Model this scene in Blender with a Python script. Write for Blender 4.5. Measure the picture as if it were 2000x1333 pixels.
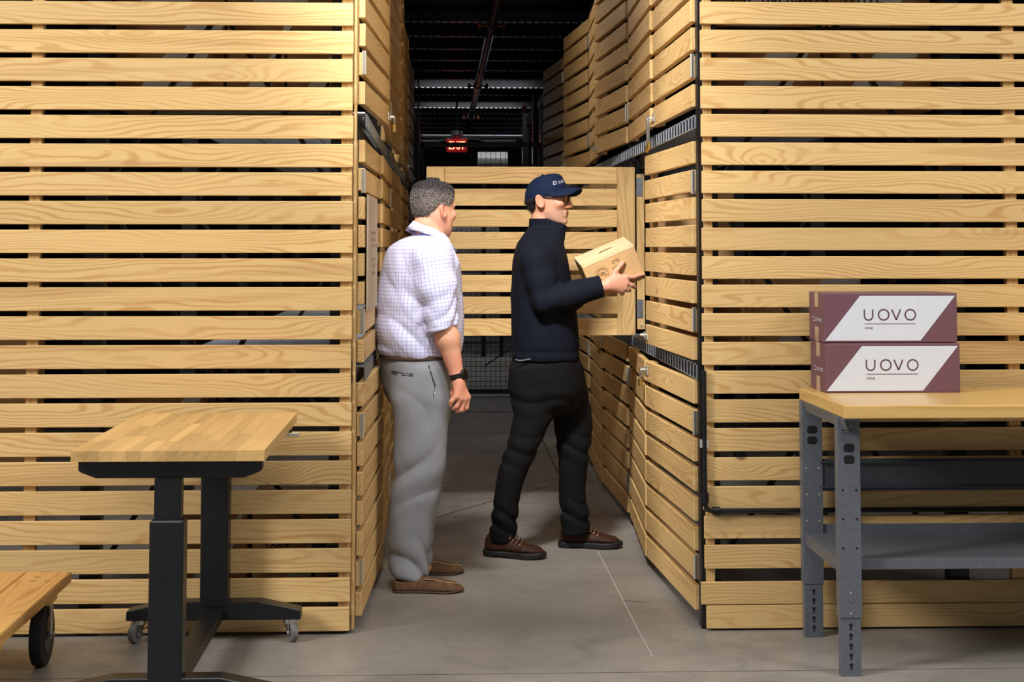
import bpy, bmesh, math, random
import numpy as np
from mathutils import Vector, Matrix

for _o in list(bpy.data.objects):
    bpy.data.objects.remove(_o, do_unlink=True)
scene = bpy.context.scene
col = scene.collection
R = math.radians
random.seed(7)

# ------------------------------------------------------------------ camera, world, light, exposure
F_PX, D_CAM, H_CAM = 3250.0, 6.5, 1.487
YAW, PITCH, SHIFT_PX = math.atan(136 / 3250.0), R(3.7), -396.67
cam_d = bpy.data.cameras.new('camera')
cam_d.sensor_width = 36.0
cam_d.lens = F_PX / 2000.0 * 36.0
cam_d.shift_y = SHIFT_PX / 2000.0
cam_d.clip_end = 200
cam = bpy.data.objects.new('camera', cam_d)
cam.location = (0, -D_CAM, H_CAM)
cam.rotation_euler = (R(90) + PITCH, 0, -YAW)
col.objects.link(cam)
scene.camera = cam

world = bpy.data.worlds.new('world')
scene.world = world
world.use_nodes = True
world.node_tree.nodes['Background'].inputs[0].default_value = (0.86, 0.93, 1.0, 1)
world.node_tree.nodes['Background'].inputs[1].default_value = 0.18

def area(name, loc, target, size, power, color=(1.0, 0.93, 0.82)):
    d = bpy.data.lights.new(name, 'AREA')
    d.shape = 'RECTANGLE'; d.size, d.size_y = size
    d.energy = power; d.color = color
    o = bpy.data.objects.new(name, d)
    o.location = loc
    o.rotation_euler = (Vector(target) - Vector(loc)).to_track_quat('-Z', 'Y').to_euler()
    col.objects.link(o)
    return o

LAMP = (1.0, 0.982, 0.955)
area('hall_lamp_west', (-6.6, -4.9, 5.4), (0.9, 0.6, 1.2), (1.8, 2.4), 580, LAMP)
area('hall_lamp_east', (5.6, -4.6, 5.6), (0.8, 0.0, 1.0), (1.6, 2.4), 190, LAMP)
_l = area('hall_lamp_middle', (0.25, -6.8, 5.2), (0.42, 1.0, 1.2), (1.6, 0.8), 16, LAMP); _l.data.spread = R(110)
area('hall_lamp_overhead', (0.4, -2.3, 5.6), (0.4, -1.9, 0.0), (5.0, 0.8), 145, LAMP)
_l = area('aisle_mouth_fill', (-0.28, -1.25, 3.9), (0.66, 1.75, 1.1), (0.5, 0.3), 21, LAMP); _l.data.spread = R(50)  # added fill without a fixture, brightens the locker doors and the two men
for _y in (12.72, 15.66):
    area('aisle_far_fill', (0.4, _y, 3.475), (0.4, _y + 0.3, 0), (1.4, 0.2), 20, (0.95, 0.97, 1.0))  # added fills tucked behind the beams, brighten the space past the gate
area('aisle_near_fill', (0.02, 4.3, 3.44), (0.62, 4.3, 1.0), (0.25, 3.0), 46, (1.0, 0.95, 0.88))  # added fill above the view, lifts the aisle floor and deeper doors
for _n, _p, _e in (('rack_fill_east', (2.9, 16.5, 2.7), 20), ('rack_fill_west', (-2.3, 16.0, 2.7), 18)):  # added point fills out of sight, bring out the ceiling beam tabs
    _d = bpy.data.lights.new(_n, 'POINT'); _d.energy = _e; _d.color = (0.86, 0.92, 1.0); _d.shadow_soft_size = 0.08
    _o = bpy.data.objects.new(_n, _d); _o.location = _p; col.objects.link(_o)

scene.view_settings.view_transform = 'Standard'
scene.view_settings.look = 'None'
scene.view_settings.exposure = 0.0
scene.view_settings.gamma = 1.0
scene.view_settings.use_curve_mapping = False

# pixel of the photograph (2000x1333) + depth -> point in the place
_cy, _sy, _cp, _sp = math.cos(YAW), math.sin(YAW), math.cos(PITCH), math.sin(PITCH)
_fw = np.array([_sy * _cp, _cy * _cp, _sp]); _rt = np.array([_cy, -_sy, 0.0]); _up = np.cross(_rt, _fw)
_C = np.array([0, -D_CAM, H_CAM])
def at(px, py, Y):
    r = _fw + _rt * (px - 1000) / F_PX - _up * (py - SHIFT_PX - 666.5) / F_PX
    return _C + r * (Y + D_CAM) / r[1]
def ppm(Y):
    return F_PX / (Y + D_CAM)

# ------------------------------------------------------------------ materials
def srgb(r, g, b):
    f = lambda c: (c / 255 / 12.92) if c / 255 <= 0.04045 else ((c / 255 + 0.055) / 1.055) ** 2.4
    return (f(r), f(g), f(b), 1.0)

class NT:
    def __init__(s, name):
        s.m = bpy.data.materials.new(name); s.m.use_nodes = True
        s.t = s.m.node_tree; s.b = s.t.nodes['Principled BSDF']
    def n(s, typ, **kw):
        x = s.t.nodes.new(typ)
        for k, v in kw.items(): setattr(x, k, v)
        return x
    def l(s, a, b): s.t.links.new(a, b)
    def put(s, sock, v):
        if isinstance(v, bpy.types.NodeSocket): s.l(v, sock)
        else: sock.default_value = v
    def math(s, op, a, b=0.0, c=None):
        x = s.n('ShaderNodeMath', operation=op)
        s.put(x.inputs[0], a); s.put(x.inputs[1], b)
        if c is not None: s.put(x.inputs[2], c)
        return x.outputs[0]
    def mix(s, f, a, b, blend='MIX'):
        x = s.n('ShaderNodeMix', data_type='RGBA', blend_type=blend)
        s.put(x.inputs[0], f); s.put(x.inputs[6], a); s.put(x.inputs[7], b)
        return x.outputs[2]
    def noise(s, vec, scale, detail=2.0, rough=0.5, dist=0.0):
        x = s.n('ShaderNodeTexNoise')
        s.l(vec, x.inputs['Vector']); x.inputs['Scale'].default_value = scale
        x.inputs['Detail'].default_value = detail; x.inputs['Roughness'].default_value = rough
        x.inputs['Distortion'].default_value = dist
        return x.outputs['Fac']
    def smooth(s, v, a, b, lo=0.0, hi=1.0):
        x = s.n('ShaderNodeMapRange', interpolation_type='SMOOTHSTEP')
        s.put(x.inputs[0], v)
        for i, q in enumerate((a, b, lo, hi)): x.inputs[1 + i].default_value = q
        return x.outputs[0]
    def coords(s, rnd=True, scale=(1, 1, 1), kind='Object'):
        tc = s.n('ShaderNodeTexCoord')
        v = tc.outputs[kind]
        if rnd:
            oi = s.n('ShaderNodeObjectInfo')
            c = s.n('ShaderNodeCombineXYZ')
            s.l(s.math('MULTIPLY', oi.outputs['Random'], 37.0), c.inputs[0])
            s.l(s.math('MULTIPLY', oi.outputs['Random'], 91.0), c.inputs[1])
            s.l(s.math('MULTIPLY', oi.outputs['Random'], 53.0), c.inputs[2])
            a = s.n('ShaderNodeVectorMath', operation='ADD'); s.l(v, a.inputs[0]); s.l(c.outputs[0], a.inputs[1])
            v = a.outputs[0]
        if scale != (1, 1, 1):
            v = s.vscale(v, scale)
        return v
    def vscale(s, v, sc):
        a = s.n('ShaderNodeVectorMath', operation='MULTIPLY'); s.l(v, a.inputs[0]); a.inputs[1].default_value = sc
        return a.outputs[0]
    def bump(s, h, strength=0.3, dist=0.01):
        x = s.n('ShaderNodeBump'); x.inputs['Strength'].default_value = strength; x.inputs['Distance'].default_value = dist
        s.l(h, x.inputs['Height']); s.l(x.outputs[0], s.b.inputs['Normal'])
    def done(s, colr=None, rough=0.5, metal=0.0, spec=None):
        if colr is not None: s.put(s.b.inputs['Base Color'], colr)
        s.put(s.b.inputs['Roughness'], rough); s.b.inputs['Metallic'].default_value = metal
        if spec is not None: s.b.inputs['Specular IOR Level'].default_value = spec
        return s.m

M = {}
def plain(name, rgb, rough=0.5, metal=0.0, var=0.0, scale=30, spec=None, bump=0.0):
    t = NT(name)
    c = srgb(*rgb)
    if var:
        v = t.coords(True)
        n = t.noise(v, scale, 4.0, 0.6)
        dark = tuple(x * (1 - var) for x in c[:3]) + (1,); lite = tuple(min(1, x * (1 + var)) for x in c[:3]) + (1,)
        c = t.mix(t.smooth(n, 0.3, 0.7), dark, lite)
        if bump: t.bump(n, bump, 0.004)
    M[name] = t.done(c, rough, metal, spec)
    return M[name]

def wood(name, light, mid, dark, freq=95.0, amp=0.14, rough=0.55, heart=0.35, knots=True, var=0.14, contrast=0.95):
    """plain-sawn softwood; the grain runs along the piece's own x axis"""
    t = NT(name)
    v = t.coords(True)
    sep = t.n('ShaderNodeSeparateXYZ'); t.l(v, sep.inputs[0])
    oi = t.n('ShaderNodeObjectInfo')
    nz = t.noise(t.vscale(v, (1.3, 7.0, 8.5)), 1.0, 1.5, 0.45)
    nz2 = t.noise(t.vscale(v, (9.0, 40.0, 40.0)), 1.0, 2.0, 0.5)
    g = t.math('ADD', t.math('MULTIPLY', sep.outputs[2], 0.55), t.math('MULTIPLY', nz, amp))
    g = t.math('ADD', g, t.math('MULTIPLY', sep.outputs[1], 0.5))
    g = t.math('ADD', g, t.math('MULTIPLY', nz2, 0.006))
    kn = None
    if knots:
        vo = t.n('ShaderNodeTexVoronoi', voronoi_dimensions='3D', feature='F1')
        t.l(t.vscale(v, (1.5, 2.0, 2.0)), vo.inputs['Vector']); vo.inputs['Scale'].default_value = 1.0
        dist = vo.outputs['Distance']
        kf = t.math('POWER', 2.718, t.math('MULTIPLY', dist, -9.0))
        g = t.math('ADD', g, t.math('MULTIPLY', kf, 0.09))
        kn = t.smooth(dist, 0.02, 0.05, 1.0, 0.0)
    s = t.math('SINE', t.math('MULTIPLY', g, 6.283 * freq))
    line = t.smooth(s, 0.0, 1.0)
    fade = t.noise(t.vscale(v, (0.9, 9.0, 14.0)), 1.0, 2.0)
    line = t.math('MULTIPLY', line, t.smooth(fade, 0.32, 0.62, 0.22, contrast))
    c = t.mix(line, srgb(*light), srgb(*mid))
    hw = t.smooth(t.noise(t.vscale(v, (0.45, 6.0, 13.0)), 1.0, 2.0, 0.5, 0.6), 0.60, 0.68)
    c = t.mix(t.math('MULTIPLY', hw, heart), c, srgb(*dark))
    fib = t.noise(t.vscale(v, (6.0, 260.0, 260.0)), 1.0, 2.0)
    c = t.mix(t.smooth(fib, 0.3, 0.75, 0.0, 0.16), c, srgb(*dark))
    if kn is not None:
        c = t.mix(t.math('MULTIPLY', kn, 0.85), c, srgb(96, 62, 34))
    tone = t.math('ADD', 1.03 - var, t.math('MULTIPLY', t.math('FRACT', t.math('MULTIPLY', oi.outputs['Random'], 7.31)), var))
    tc = t.n('ShaderNodeCombineColor'); 
    for i in range(3): t.l(tone, tc.inputs[i])
    c = t.mix(1.0, c, tc.outputs[0], 'MULTIPLY')
    t.bump(t.math('ADD', line, fib), 0.08, 0.002)
    M[name] = t.done(c, rough, 0.0, 0.35)
    return M[name]

wood('pine', (225, 189, 128), (198, 152, 90), (172, 122, 73), heart=0.3, contrast=0.82)
wood('pine_frame', (222, 186, 126), (203, 160, 99), (176, 127, 76), freq=60)
wood('maple_block', (224, 182, 118), (212, 166, 102), (160, 108, 60), freq=40, amp=0.05, rough=0.42, knots=False, var=0.34, contrast=0.5)
wood('bench_top', (216, 178, 110), (206, 164, 94), (186, 138, 74), freq=40, amp=0.05, rough=0.28, knots=False, heart=0.2)
wood('deck_board', (214, 164, 96), (192, 138, 74), (150, 98, 50), freq=55, rough=0.5)

def concrete():
    t = NT('concrete')
    v = t.coords(False)
    big = t.noise(v, 0.9, 5.0, 0.6); med = t.noise(v, 5.0, 5.0, 0.6); fine = t.noise(v, 60.0, 4.0, 0.6)
    c = t.mix(t.smooth(big, 0.3, 0.7), srgb(130, 125, 119), srgb(158, 151, 143))
    c = t.mix(t.smooth(med, 0.35, 0.75, 0.0, 0.5), c, srgb(114, 109, 104))
    c = t.mix(t.smooth(fine, 0.45, 0.8, 0.0, 0.35), c, srgb(170, 164, 156))
    spots = t.noise(v, 9.0, 6.0, 0.75)
    c = t.mix(t.smooth(spots, 0.68, 0.76, 0.0, 0.5), c, srgb(186, 180, 172))
    drk = t.noise(t.vscale(v, (1, 0.5, 1)), 2.6, 3.0, 0.7)
    c = t.mix(t.smooth(drk, 0.62, 0.75, 0.0, 0.35), c, srgb(94, 89, 84))
    t.bump(fine, 0.05, 0.003)
    M['concrete'] = t.done(c, t.smooth(med, 0.3, 0.7, 0.32, 0.5), 0.0, 0.4)
concrete()
plain('joint', (74, 70, 67), 0.9)
plain('chalk', (176, 170, 162), 0.9)
plain('black_steel', (17, 18, 21), 0.38, 0.0, 0.25, 8)
plain('rack_steel', (26, 26, 28), 0.35, 0.3, 0.3, 10)
plain('deck_black', (9, 9, 11), 0.6, 0.0, 0.2, 6)
plain('dark_wall', (20, 20, 22), 0.8, 0.0, 0.2, 3)
plain('galvanised', (150, 156, 164), 0.38, 0.75, 0.15, 30)
plain('bench_steel', (98, 102, 110), 0.42, 0.15, 0.10, 90)
plain('bench_dark', (62, 64, 72), 0.5, 0.1, 0.1, 60)
plain('hole', (14, 14, 16), 0.9)
plain('chrome', (200, 198, 192), 0.22, 0.9)
plain('zinc', (205, 200, 186), 0.35, 0.6)
plain('brass', (196, 156, 78), 0.3, 0.8)
plain('rubber', (22, 22, 24), 0.7, 0, 0.2, 40)
plain('grey_rubber', (108, 106, 104), 0.6, 0, 0.1, 40)
plain('cardboard', (184, 143, 96), 0.8, 0, 0.08, 14)
plain('case_tan', (196, 158, 108), 0.75, 0, 0.06, 18)
plain('case_lid', (222, 196, 152), 0.7, 0, 0.06, 14)
plain('case_brown', (150, 104, 62), 0.8, 0, 0.08, 10)
plain('case_white', (196, 192, 182), 0.7, 0, 0.04, 10)
plain('grey_card', (186, 168, 142), 0.85, 0, 0.08, 12)
plain('plum_card', (110, 74, 84), 0.6, 0, 0.05, 40)
plain('plum_ink', (92, 62, 68), 0.6)
plain('white_print', (214, 219, 230), 0.55, 0, 0.02, 30)
plain('tape', (176, 148, 128), 0.25, 0, 0.12, 40)
plain('ink', (58, 46, 36), 0.8)
plain('faint_ink', (140, 108, 72), 0.8)
plain('label_paper', (214, 204, 180), 0.7)
plain('copper', (168, 92, 62), 0.4, 0.7)
plain('red_paint', (190, 22, 24), 0.5)
plain('duct', (112, 112, 112), 0.5, 0.2, 0.15, 12)
plain('wrap', (128, 126, 122), 0.35, 0, 0.3, 25)
plain('watch_black', (20, 20, 22), 0.4)
plain('watch_glass', (10, 11, 14), 0.1)
plain('frame_black', (16, 14, 14), 0.25)
plain('belt', (74, 54, 44), 0.5, 0, 0.1, 40)
def emit(name, rgb, strength):
    t = NT(name)
    t.b.inputs['Emission Color'].default_value = srgb(*rgb); t.b.inputs['Emission Strength'].default_value = strength
    M[name] = t.done(srgb(*rgb), 0.5)
emit('exit_glow', (255, 120, 84), 7.0)
emit('exit_face', (170, 12, 20), 0.35)
def glass():
    t = NT('lens_glass')
    t.b.inputs['Transmission Weight'].default_value = 1.0
    t.b.inputs['IOR'].default_value = 1.05
    t.b.inputs['Alpha'].default_value = 0.25
    M['lens_glass'] = t.done((0.9, 0.9, 0.9, 1), 0.05)
glass()

# ------------------------------------------------------------------ mesh helpers
def link(name, data, parent=None, loc=(0, 0, 0), rot=(0, 0, 0), **props):
    o = bpy.data.objects.new(name, data)
    o.location = loc; o.rotation_euler = rot
    col.objects.link(o)
    if parent is not None: o.parent = parent
    for k, v in props.items(): o[k] = v
    return o

def thing(name, label, cat, loc=(0, 0, 0), rot=(0, 0, 0), group=None, **props):
    o = link(name, None, None, loc, rot, label=label, category=cat, **props)
    o.empty_display_size = 0.1
    if group: o['group'] = group
    return o

class MB:
    def __init__(s): s.v = []; s.f = []
    def add(s, vs, fs):
        n = len(s.v); s.v += [tuple(map(float, p)) for p in vs]; s.f += [tuple(i + n for i in f) for f in fs]; return s
    def box(s, c, d, rot=None):
        vs = [Vector((x * d[0] / 2, y * d[1] / 2, z * d[2] / 2)) for x in (-1, 1) for y in (-1, 1) for z in (-1, 1)]
        if rot is not None: vs = [rot @ p for p in vs]
        c = Vector(c)
        return s.add([p + c for p in vs], [(0, 1, 3, 2), (4, 6, 7, 5), (0, 4, 5, 1), (2, 3, 7, 6), (0, 2, 6, 4), (1, 5, 7, 3)])
    def bar(s, p0, p1, w, h, up=(0, 0, 1)):
        p0, p1 = Vector(p0), Vector(p1); d = (p1 - p0); L = d.length; x = d.normalized()
        y = Vector(up).cross(x); y = y.normalized() if y.length > 1e-5 else Vector((0, 1, 0)); z = x.cross(y)
        rot = Matrix((x, y, z)).transposed()
        return s.box((p0 + p1) / 2, (L, w, h), rot)
    def cyl(s, p0, p1, r0, r1=None, n=16, cap=True):
        r1 = r0 if r1 is None else r1
        p0, p1 = Vector(p0), Vector(p1); x = (p1 - p0).normalized()
        y = x.orthogonal().normalized(); z = x.cross(y)
        vs = []
        for k in range(n):
            a = 2 * math.pi * k / n; dd = y * math.cos(a) + z * math.sin(a)
            vs.append(p0 + dd * r0); vs.append(p1 + dd * r1)
        fs = [(2 * k, 2 * ((k + 1) % n), 2 * ((k + 1) % n) + 1, 2 * k + 1) for k in range(n)]
        if cap: fs += [tuple(2 * k for k in range(n))[::-1], tuple(2 * k + 1 for k in range(n))]
        return s.add(vs, fs)
    def tube(s, pts, r, n=8):
        pts = [Vector(p) for p in pts]; rings = []
        prev = None
        for i, p in enumerate(pts):
            t = (pts[min(i + 1, len(pts) - 1)] - pts[max(i - 1, 0)]).normalized()
            y = t.orthogonal().normalized() if prev is None else (prev - t * prev.dot(t)).normalized()
            prev = y; z = t.cross(y)
            rr = r[i] if isinstance(r, (list, tuple)) else r
            rings.append([p + (y * math.cos(2 * math.pi * k / n) + z * math.sin(2 * math.pi * k / n)) * rr for k in range(n)])
        vs = [q for ring in rings for q in ring]
        fs = [(i * n + k, i * n + (k + 1) % n, (i + 1) * n + (k + 1) % n, (i + 1) * n + k) for i in range(len(pts) - 1) for k in range(n)]
        fs += [tuple(range(n))[::-1], tuple((len(pts) - 1) * n + k for k in range(n))]
        return s.add(vs, fs)
    def prism(s, poly, frame, depth):
        """poly: 2d points; frame: (origin, u, v); extruded along u x v by depth"""
        o, u, v = map(Vector, frame); w = u.cross(v).normalized() * depth; n = len(poly)
        a = [o + u * p[0] + v * p[1] for p in poly]
        vs = a + [p + w for p in a]
        fs = [tuple(range(n))[::-1], tuple(range(n, 2 * n))] + [(k, (k + 1) % n, n + (k + 1) % n, n + k) for k in range(n)]
        return s.add(vs, fs)
    def mesh(s, name, mat, bevel=0.0, seg=1, smooth=False):
        me = bpy.data.meshes.new(name); me.from_pydata(s.v, [], s.f)
        bm = bmesh.new(); bm.from_mesh(me)
        bmesh.ops.recalc_face_normals(bm, faces=bm.faces)
        if bevel:
            es = [e for e in bm.edges if len(e.link_faces) == 2 and e.calc_face_angle(0) > 0.5]
            bmesh.ops.bevel(bm, geom=es, offset=bevel, segments=seg, affect='EDGES', profile=0.5, clamp_overlap=True)
        bm.to_mesh(me); bm.free()
        if smooth:
            me.polygons.foreach_set('use_smooth', [True] * len(me.polygons))
            me.set_sharp_from_angle(angle=R(35)) if hasattr(me, 'set_sharp_from_angle') else None
        me.materials.append(M[mat] if isinstance(mat, str) else mat)
        return me
    def build(s, name, mat, parent=None, bevel=0.0, seg=1, smooth=False, loc=(0, 0, 0), rot=(0, 0, 0), **props):
        return link(name, s.mesh(name, mat, bevel, seg, smooth), parent, loc, rot, **props)

_cache = {}
def board_mesh(l, w, h, mat='pine', bevel=0.0022):
    k = (round(l, 4), round(w, 4), round(h, 4), mat)
    if k not in _cache:
        _cache[k] = MB().box((0, 0, 0), (l, w, h)).mesh('board', mat, bevel)
    return _cache[k]
def board(name, l, w, h, loc, parent, mat='pine', rot=(0, 0, 0)):
    return link(name, board_mesh(l, w, h, mat), parent, loc, rot)

def text_geo(s, size, font_scale_x=1.0):
    """verts/faces of a line of lettering in the xy plane, left-bottom at the origin"""
    c = bpy.data.curves.new('lettering', 'FONT'); c.body = s; c.size = size; c.resolution_u = 3
    o = bpy.data.objects.new('lettering', c); col.objects.link(o)
    dg = bpy.context.evaluated_depsgraph_get(); dg.update()
    me = bpy.data.meshes.new_from_object(o.evaluated_get(dg))
    vs = [(v.co.x * font_scale_x, v.co.y, 0) for v in me.vertices]; fs = [tuple(p.vertices) for p in me.polygons]
    bpy.data.objects.remove(o); bpy.data.curves.remove(c); bpy.data.meshes.remove(me)
    return vs, fs
def lettering(s, size, origin, u, v, parent, mat='ink', sx=1.0, name='lettering'):
    vs, fs = text_geo(s, size, sx)
    o, u, v = Vector(origin), Vector(u), Vector(v)
    me = bpy.data.meshes.new(name); me.from_pydata([tuple(o + u * p[0] + v * p[1]) for p in vs], [], fs)
    me.materials.append(M[mat])
    return link(name, me, parent)
def ribbon(mb, pts, w, frame, depth=0.0006, closed=False):
    """flat stroke of width w through 2d points"""
    n = len(pts); L, Rr = [], []
    for i, p in enumerate(pts):
        a = pts[(i - 1) % n] if (closed or i > 0) else p; b = pts[(i + 1) % n] if (closed or i < n - 1) else p
        t = Vector((b[0] - a[0], b[1] - a[1])).normalized(); nn = Vector((-t.y, t.x)) * w / 2
        L.append((p[0] + nn.x, p[1] + nn.y)); Rr.append((p[0] - nn.x, p[1] - nn.y))
    o, u, v = map(Vector, frame)
    vs = [o + u * q[0] + v * q[1] for q in L + Rr]
    fs = [(i, (i + 1) % n, n + (i + 1) % n, n + i) for i in range(n if closed else n - 1)]
    mb.add(vs, fs)
def arc(cx, cy, r, a0, a1, n=24):
    return [(cx + r * math.cos(R(a0 + (a1 - a0) * k / n)), cy + r * math.sin(R(a0 + (a1 - a0) * k / n))) for k in range(n + 1)]
# ------------------------------------------------------------------ the setting
CEIL = 3.5
fl = MB().box((0.5, 7.5, -0.05), (13.0, 34.0, 0.1)).build('floor', 'concrete', kind='structure', label='grey polished concrete warehouse floor with thin joints')
def floor_line(pts, w, mat):
    mb = MB()
    for a, b in zip(pts, pts[1:]):
        a = Vector(a); b = Vector(b); t = (b - a).normalized(); n = Vector((-t.y, t.x)) * w / 2
        mb.add([(a.x - n.x, a.y - n.y, 0.0006), (b.x - n.x, b.y - n.y, 0.0006), (b.x + n.x, b.y + n.y, 0.0006), (a.x + n.x, a.y + n.y, 0.0006)], [(0, 1, 2, 3)])
    mb.build('floor_joint', mat, fl)
def gnd(px, py):
    r = _fw + _rt * (px - 1000) / F_PX - _up * (py - SHIFT_PX - 666.5) / F_PX
    p = _C + r * (-_C[2]) / r[2]
    return (p[0], p[1])
floor_line([gnd(1164, 1072), gnd(1182, 1105), gnd(1245, 1229), gnd(1275, 1284)], 0.005, 'chalk')
floor_line([gnd(848, 1014), gnd(890, 1000), gnd(960, 980), gnd(1088, 946)], 0.014, 'joint')
floor_line([gnd(1060, 860), gnd(1072, 886), gnd(1090, 925)], 0.010, 'joint')
floor_line([gnd(855, 1011), gnd(1240, 1008)], 0.006, 'joint')
floor_line([gnd(1215, 1173), gnd(1268, 1178)], 0.008, 'joint')
floor_line([(-5.5, -0.62), (6.5, -0.60)], 0.004, 'joint')

MB().box((0.4, 12.4, CEIL + 0.03), (9.0, 24.6, 0.06)).build('ceiling', 'deck_black', kind='structure', label='black steel deck ceiling over the storage aisle')
ceil_o = bpy.data.objects['ceiling']
MB().box((0.4, 24.6, 1.75), (9.0, 0.1, 3.5)).build('wall_back', 'dark_wall', kind='structure', label='dark wall at the far end of the warehouse')
MB().box((-3.7, 12.3, 1.75), (0.1, 24.5, 3.5)).build('wall_left', 'dark_wall', kind='structure', label='dark wall behind the racks left of the aisle')
MB().box((4.6, 12.3, 1.75), (0.1, 24.5, 3.5)).build('wall_right', 'dark_wall', kind='structure', label='dark wall behind the racks right of the aisle')
MB().box((-2.0, 9.95, 1.75), (3.3, 0.06, 3.5)).build('light_block_left', 'dark_wall', kind='structure', label='unseen dark panel added to block light behind the last rack left of the aisle')  # added blocker, keeps the point fills out of the left rack interior
MB().box((2.85, 9.95, 1.75), (3.4, 0.06, 3.5)).build('light_block_right', 'dark_wall', kind='structure', label='unseen dark panel added to block light behind the last rack right of the aisle')  # same added blocker for the right rack interior
_bm = MB(); _tb = MB()
_bm.box((0, 0, 0.05), (8.6, 0.09, 0.10))
for k in range(70):
    _tb.box((-2.2 + k * 0.065, -0.03, -0.006), (0.042, 0.05, 0.012))
beam_me = _bm.mesh('ceiling_beam', 'rack_steel'); tab_me = _tb.mesh('beam_tabs', 'galvanised')
for k in range(17):
    b_ = link('ceiling_beam', beam_me, ceil_o, (0.4, 7.6 + k * 0.98 - 0.0, CEIL - 0.11))
    link('beam_tabs', tab_me, b_, kind='stuff')

# sprinkler pipe under the deck
sp = thing('sprinkler_pipe', 'dark sprinkler main pipe running along the black deck ceiling above the aisle', 'pipe', (0.40, 6.0, CEIL - 0.2))
MB().cyl((0, -4.5, 0), (0, 17.5, 0), 0.038, n=18).build('pipe', 'rack_steel', sp, smooth=True)
for yy in (1.0, 6.2, 10.8, 15.0):
    MB().cyl((0, yy, 0), (0, yy + 0.16, 0), 0.05, n=18).build('coupling', 'rack_steel', sp, smooth=True)
    MB().cyl((0, yy + 0.08, 0.03), (0, yy + 0.08, 0.199), 0.008, n=8).build('hanger', 'rack_steel', sp)
    MB().cyl((-0.10, yy + 0.08, -0.01), (0.10, yy + 0.08, -0.01), 0.009, n=8).cyl((-0.1, yy + 0.08, -0.03), (-0.1, yy + 0.08, 0.02), 0.016, n=10).cyl((0.1, yy + 0.08, -0.03), (0.1, yy + 0.08, 0.02), 0.016, n=10).build('sprinkler_head', 'copper', sp)

# ------------------------------------------------------------------ slatted end panels of the two rack rows
def end_panel(name, label, x0, x1, slats, studs, trim):
    t = thing(name, label, 'slat panel', ((x0 + x1) / 2, 0.03, 0))
    L = x1 - x0; cx = (x0 + x1) / 2
    for z0, z1, dx in slats:
        link('slat', board_mesh(L, 0.019, z1 - z0), t, (dx + random.uniform(-0.0025, 0.0025), -0.03 + 0.0095 + random.uniform(-0.0015, 0.0), (z0 + z1) / 2), (0, random.uniform(-0.0004, 0.0004), 0))
    zt = max(s[1] for s in slats); zb = min(s[0] for s in slats)
    for sx, w in studs:
        link('stud', board_mesh(zt - zb, 0.04, w, 'pine_frame'), t, (sx - cx, 0.0105, (zt + zb) / 2), (0, R(90), 0))
    for (tx, w, dy) in trim:
        link('corner_trim', board_mesh(zt - zb, 0.05, w, 'pine_frame'), t, (tx - cx, dy, (zt + zb) / 2), (0, R(90), 0))
    return t
ls = [(2.438 - 0.1112 * k - 0.0905, 2.438 - 0.1112 * k, 0) for k in range(-5, 22)]
rs = [(2.451 - 0.1117 * k - 0.089, 2.451 - 0.1117 * k, 0) for k in range(-5, 18)] + [(0.352, 0.438, 0), (0.237, 0.327, 0), (0.100, 0.186, -0.012), (0.008, 0.097, 0.006)]
end_panel('slatted_end_panel', 'pale pine slatted end panel covering the rack row left of the aisle', -2.35, -0.349, ls, [(-1.577, 0.046), (-0.374, 0.044)], [(-0.341, 0.011, 0.014)])
end_panel('slatted_end_panel', 'pale pine slatted end panel covering the rack row right of the aisle', 1.018, 2.95, rs, [(2.256, 0.046), (1.046, 0.034)], [])

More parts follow.
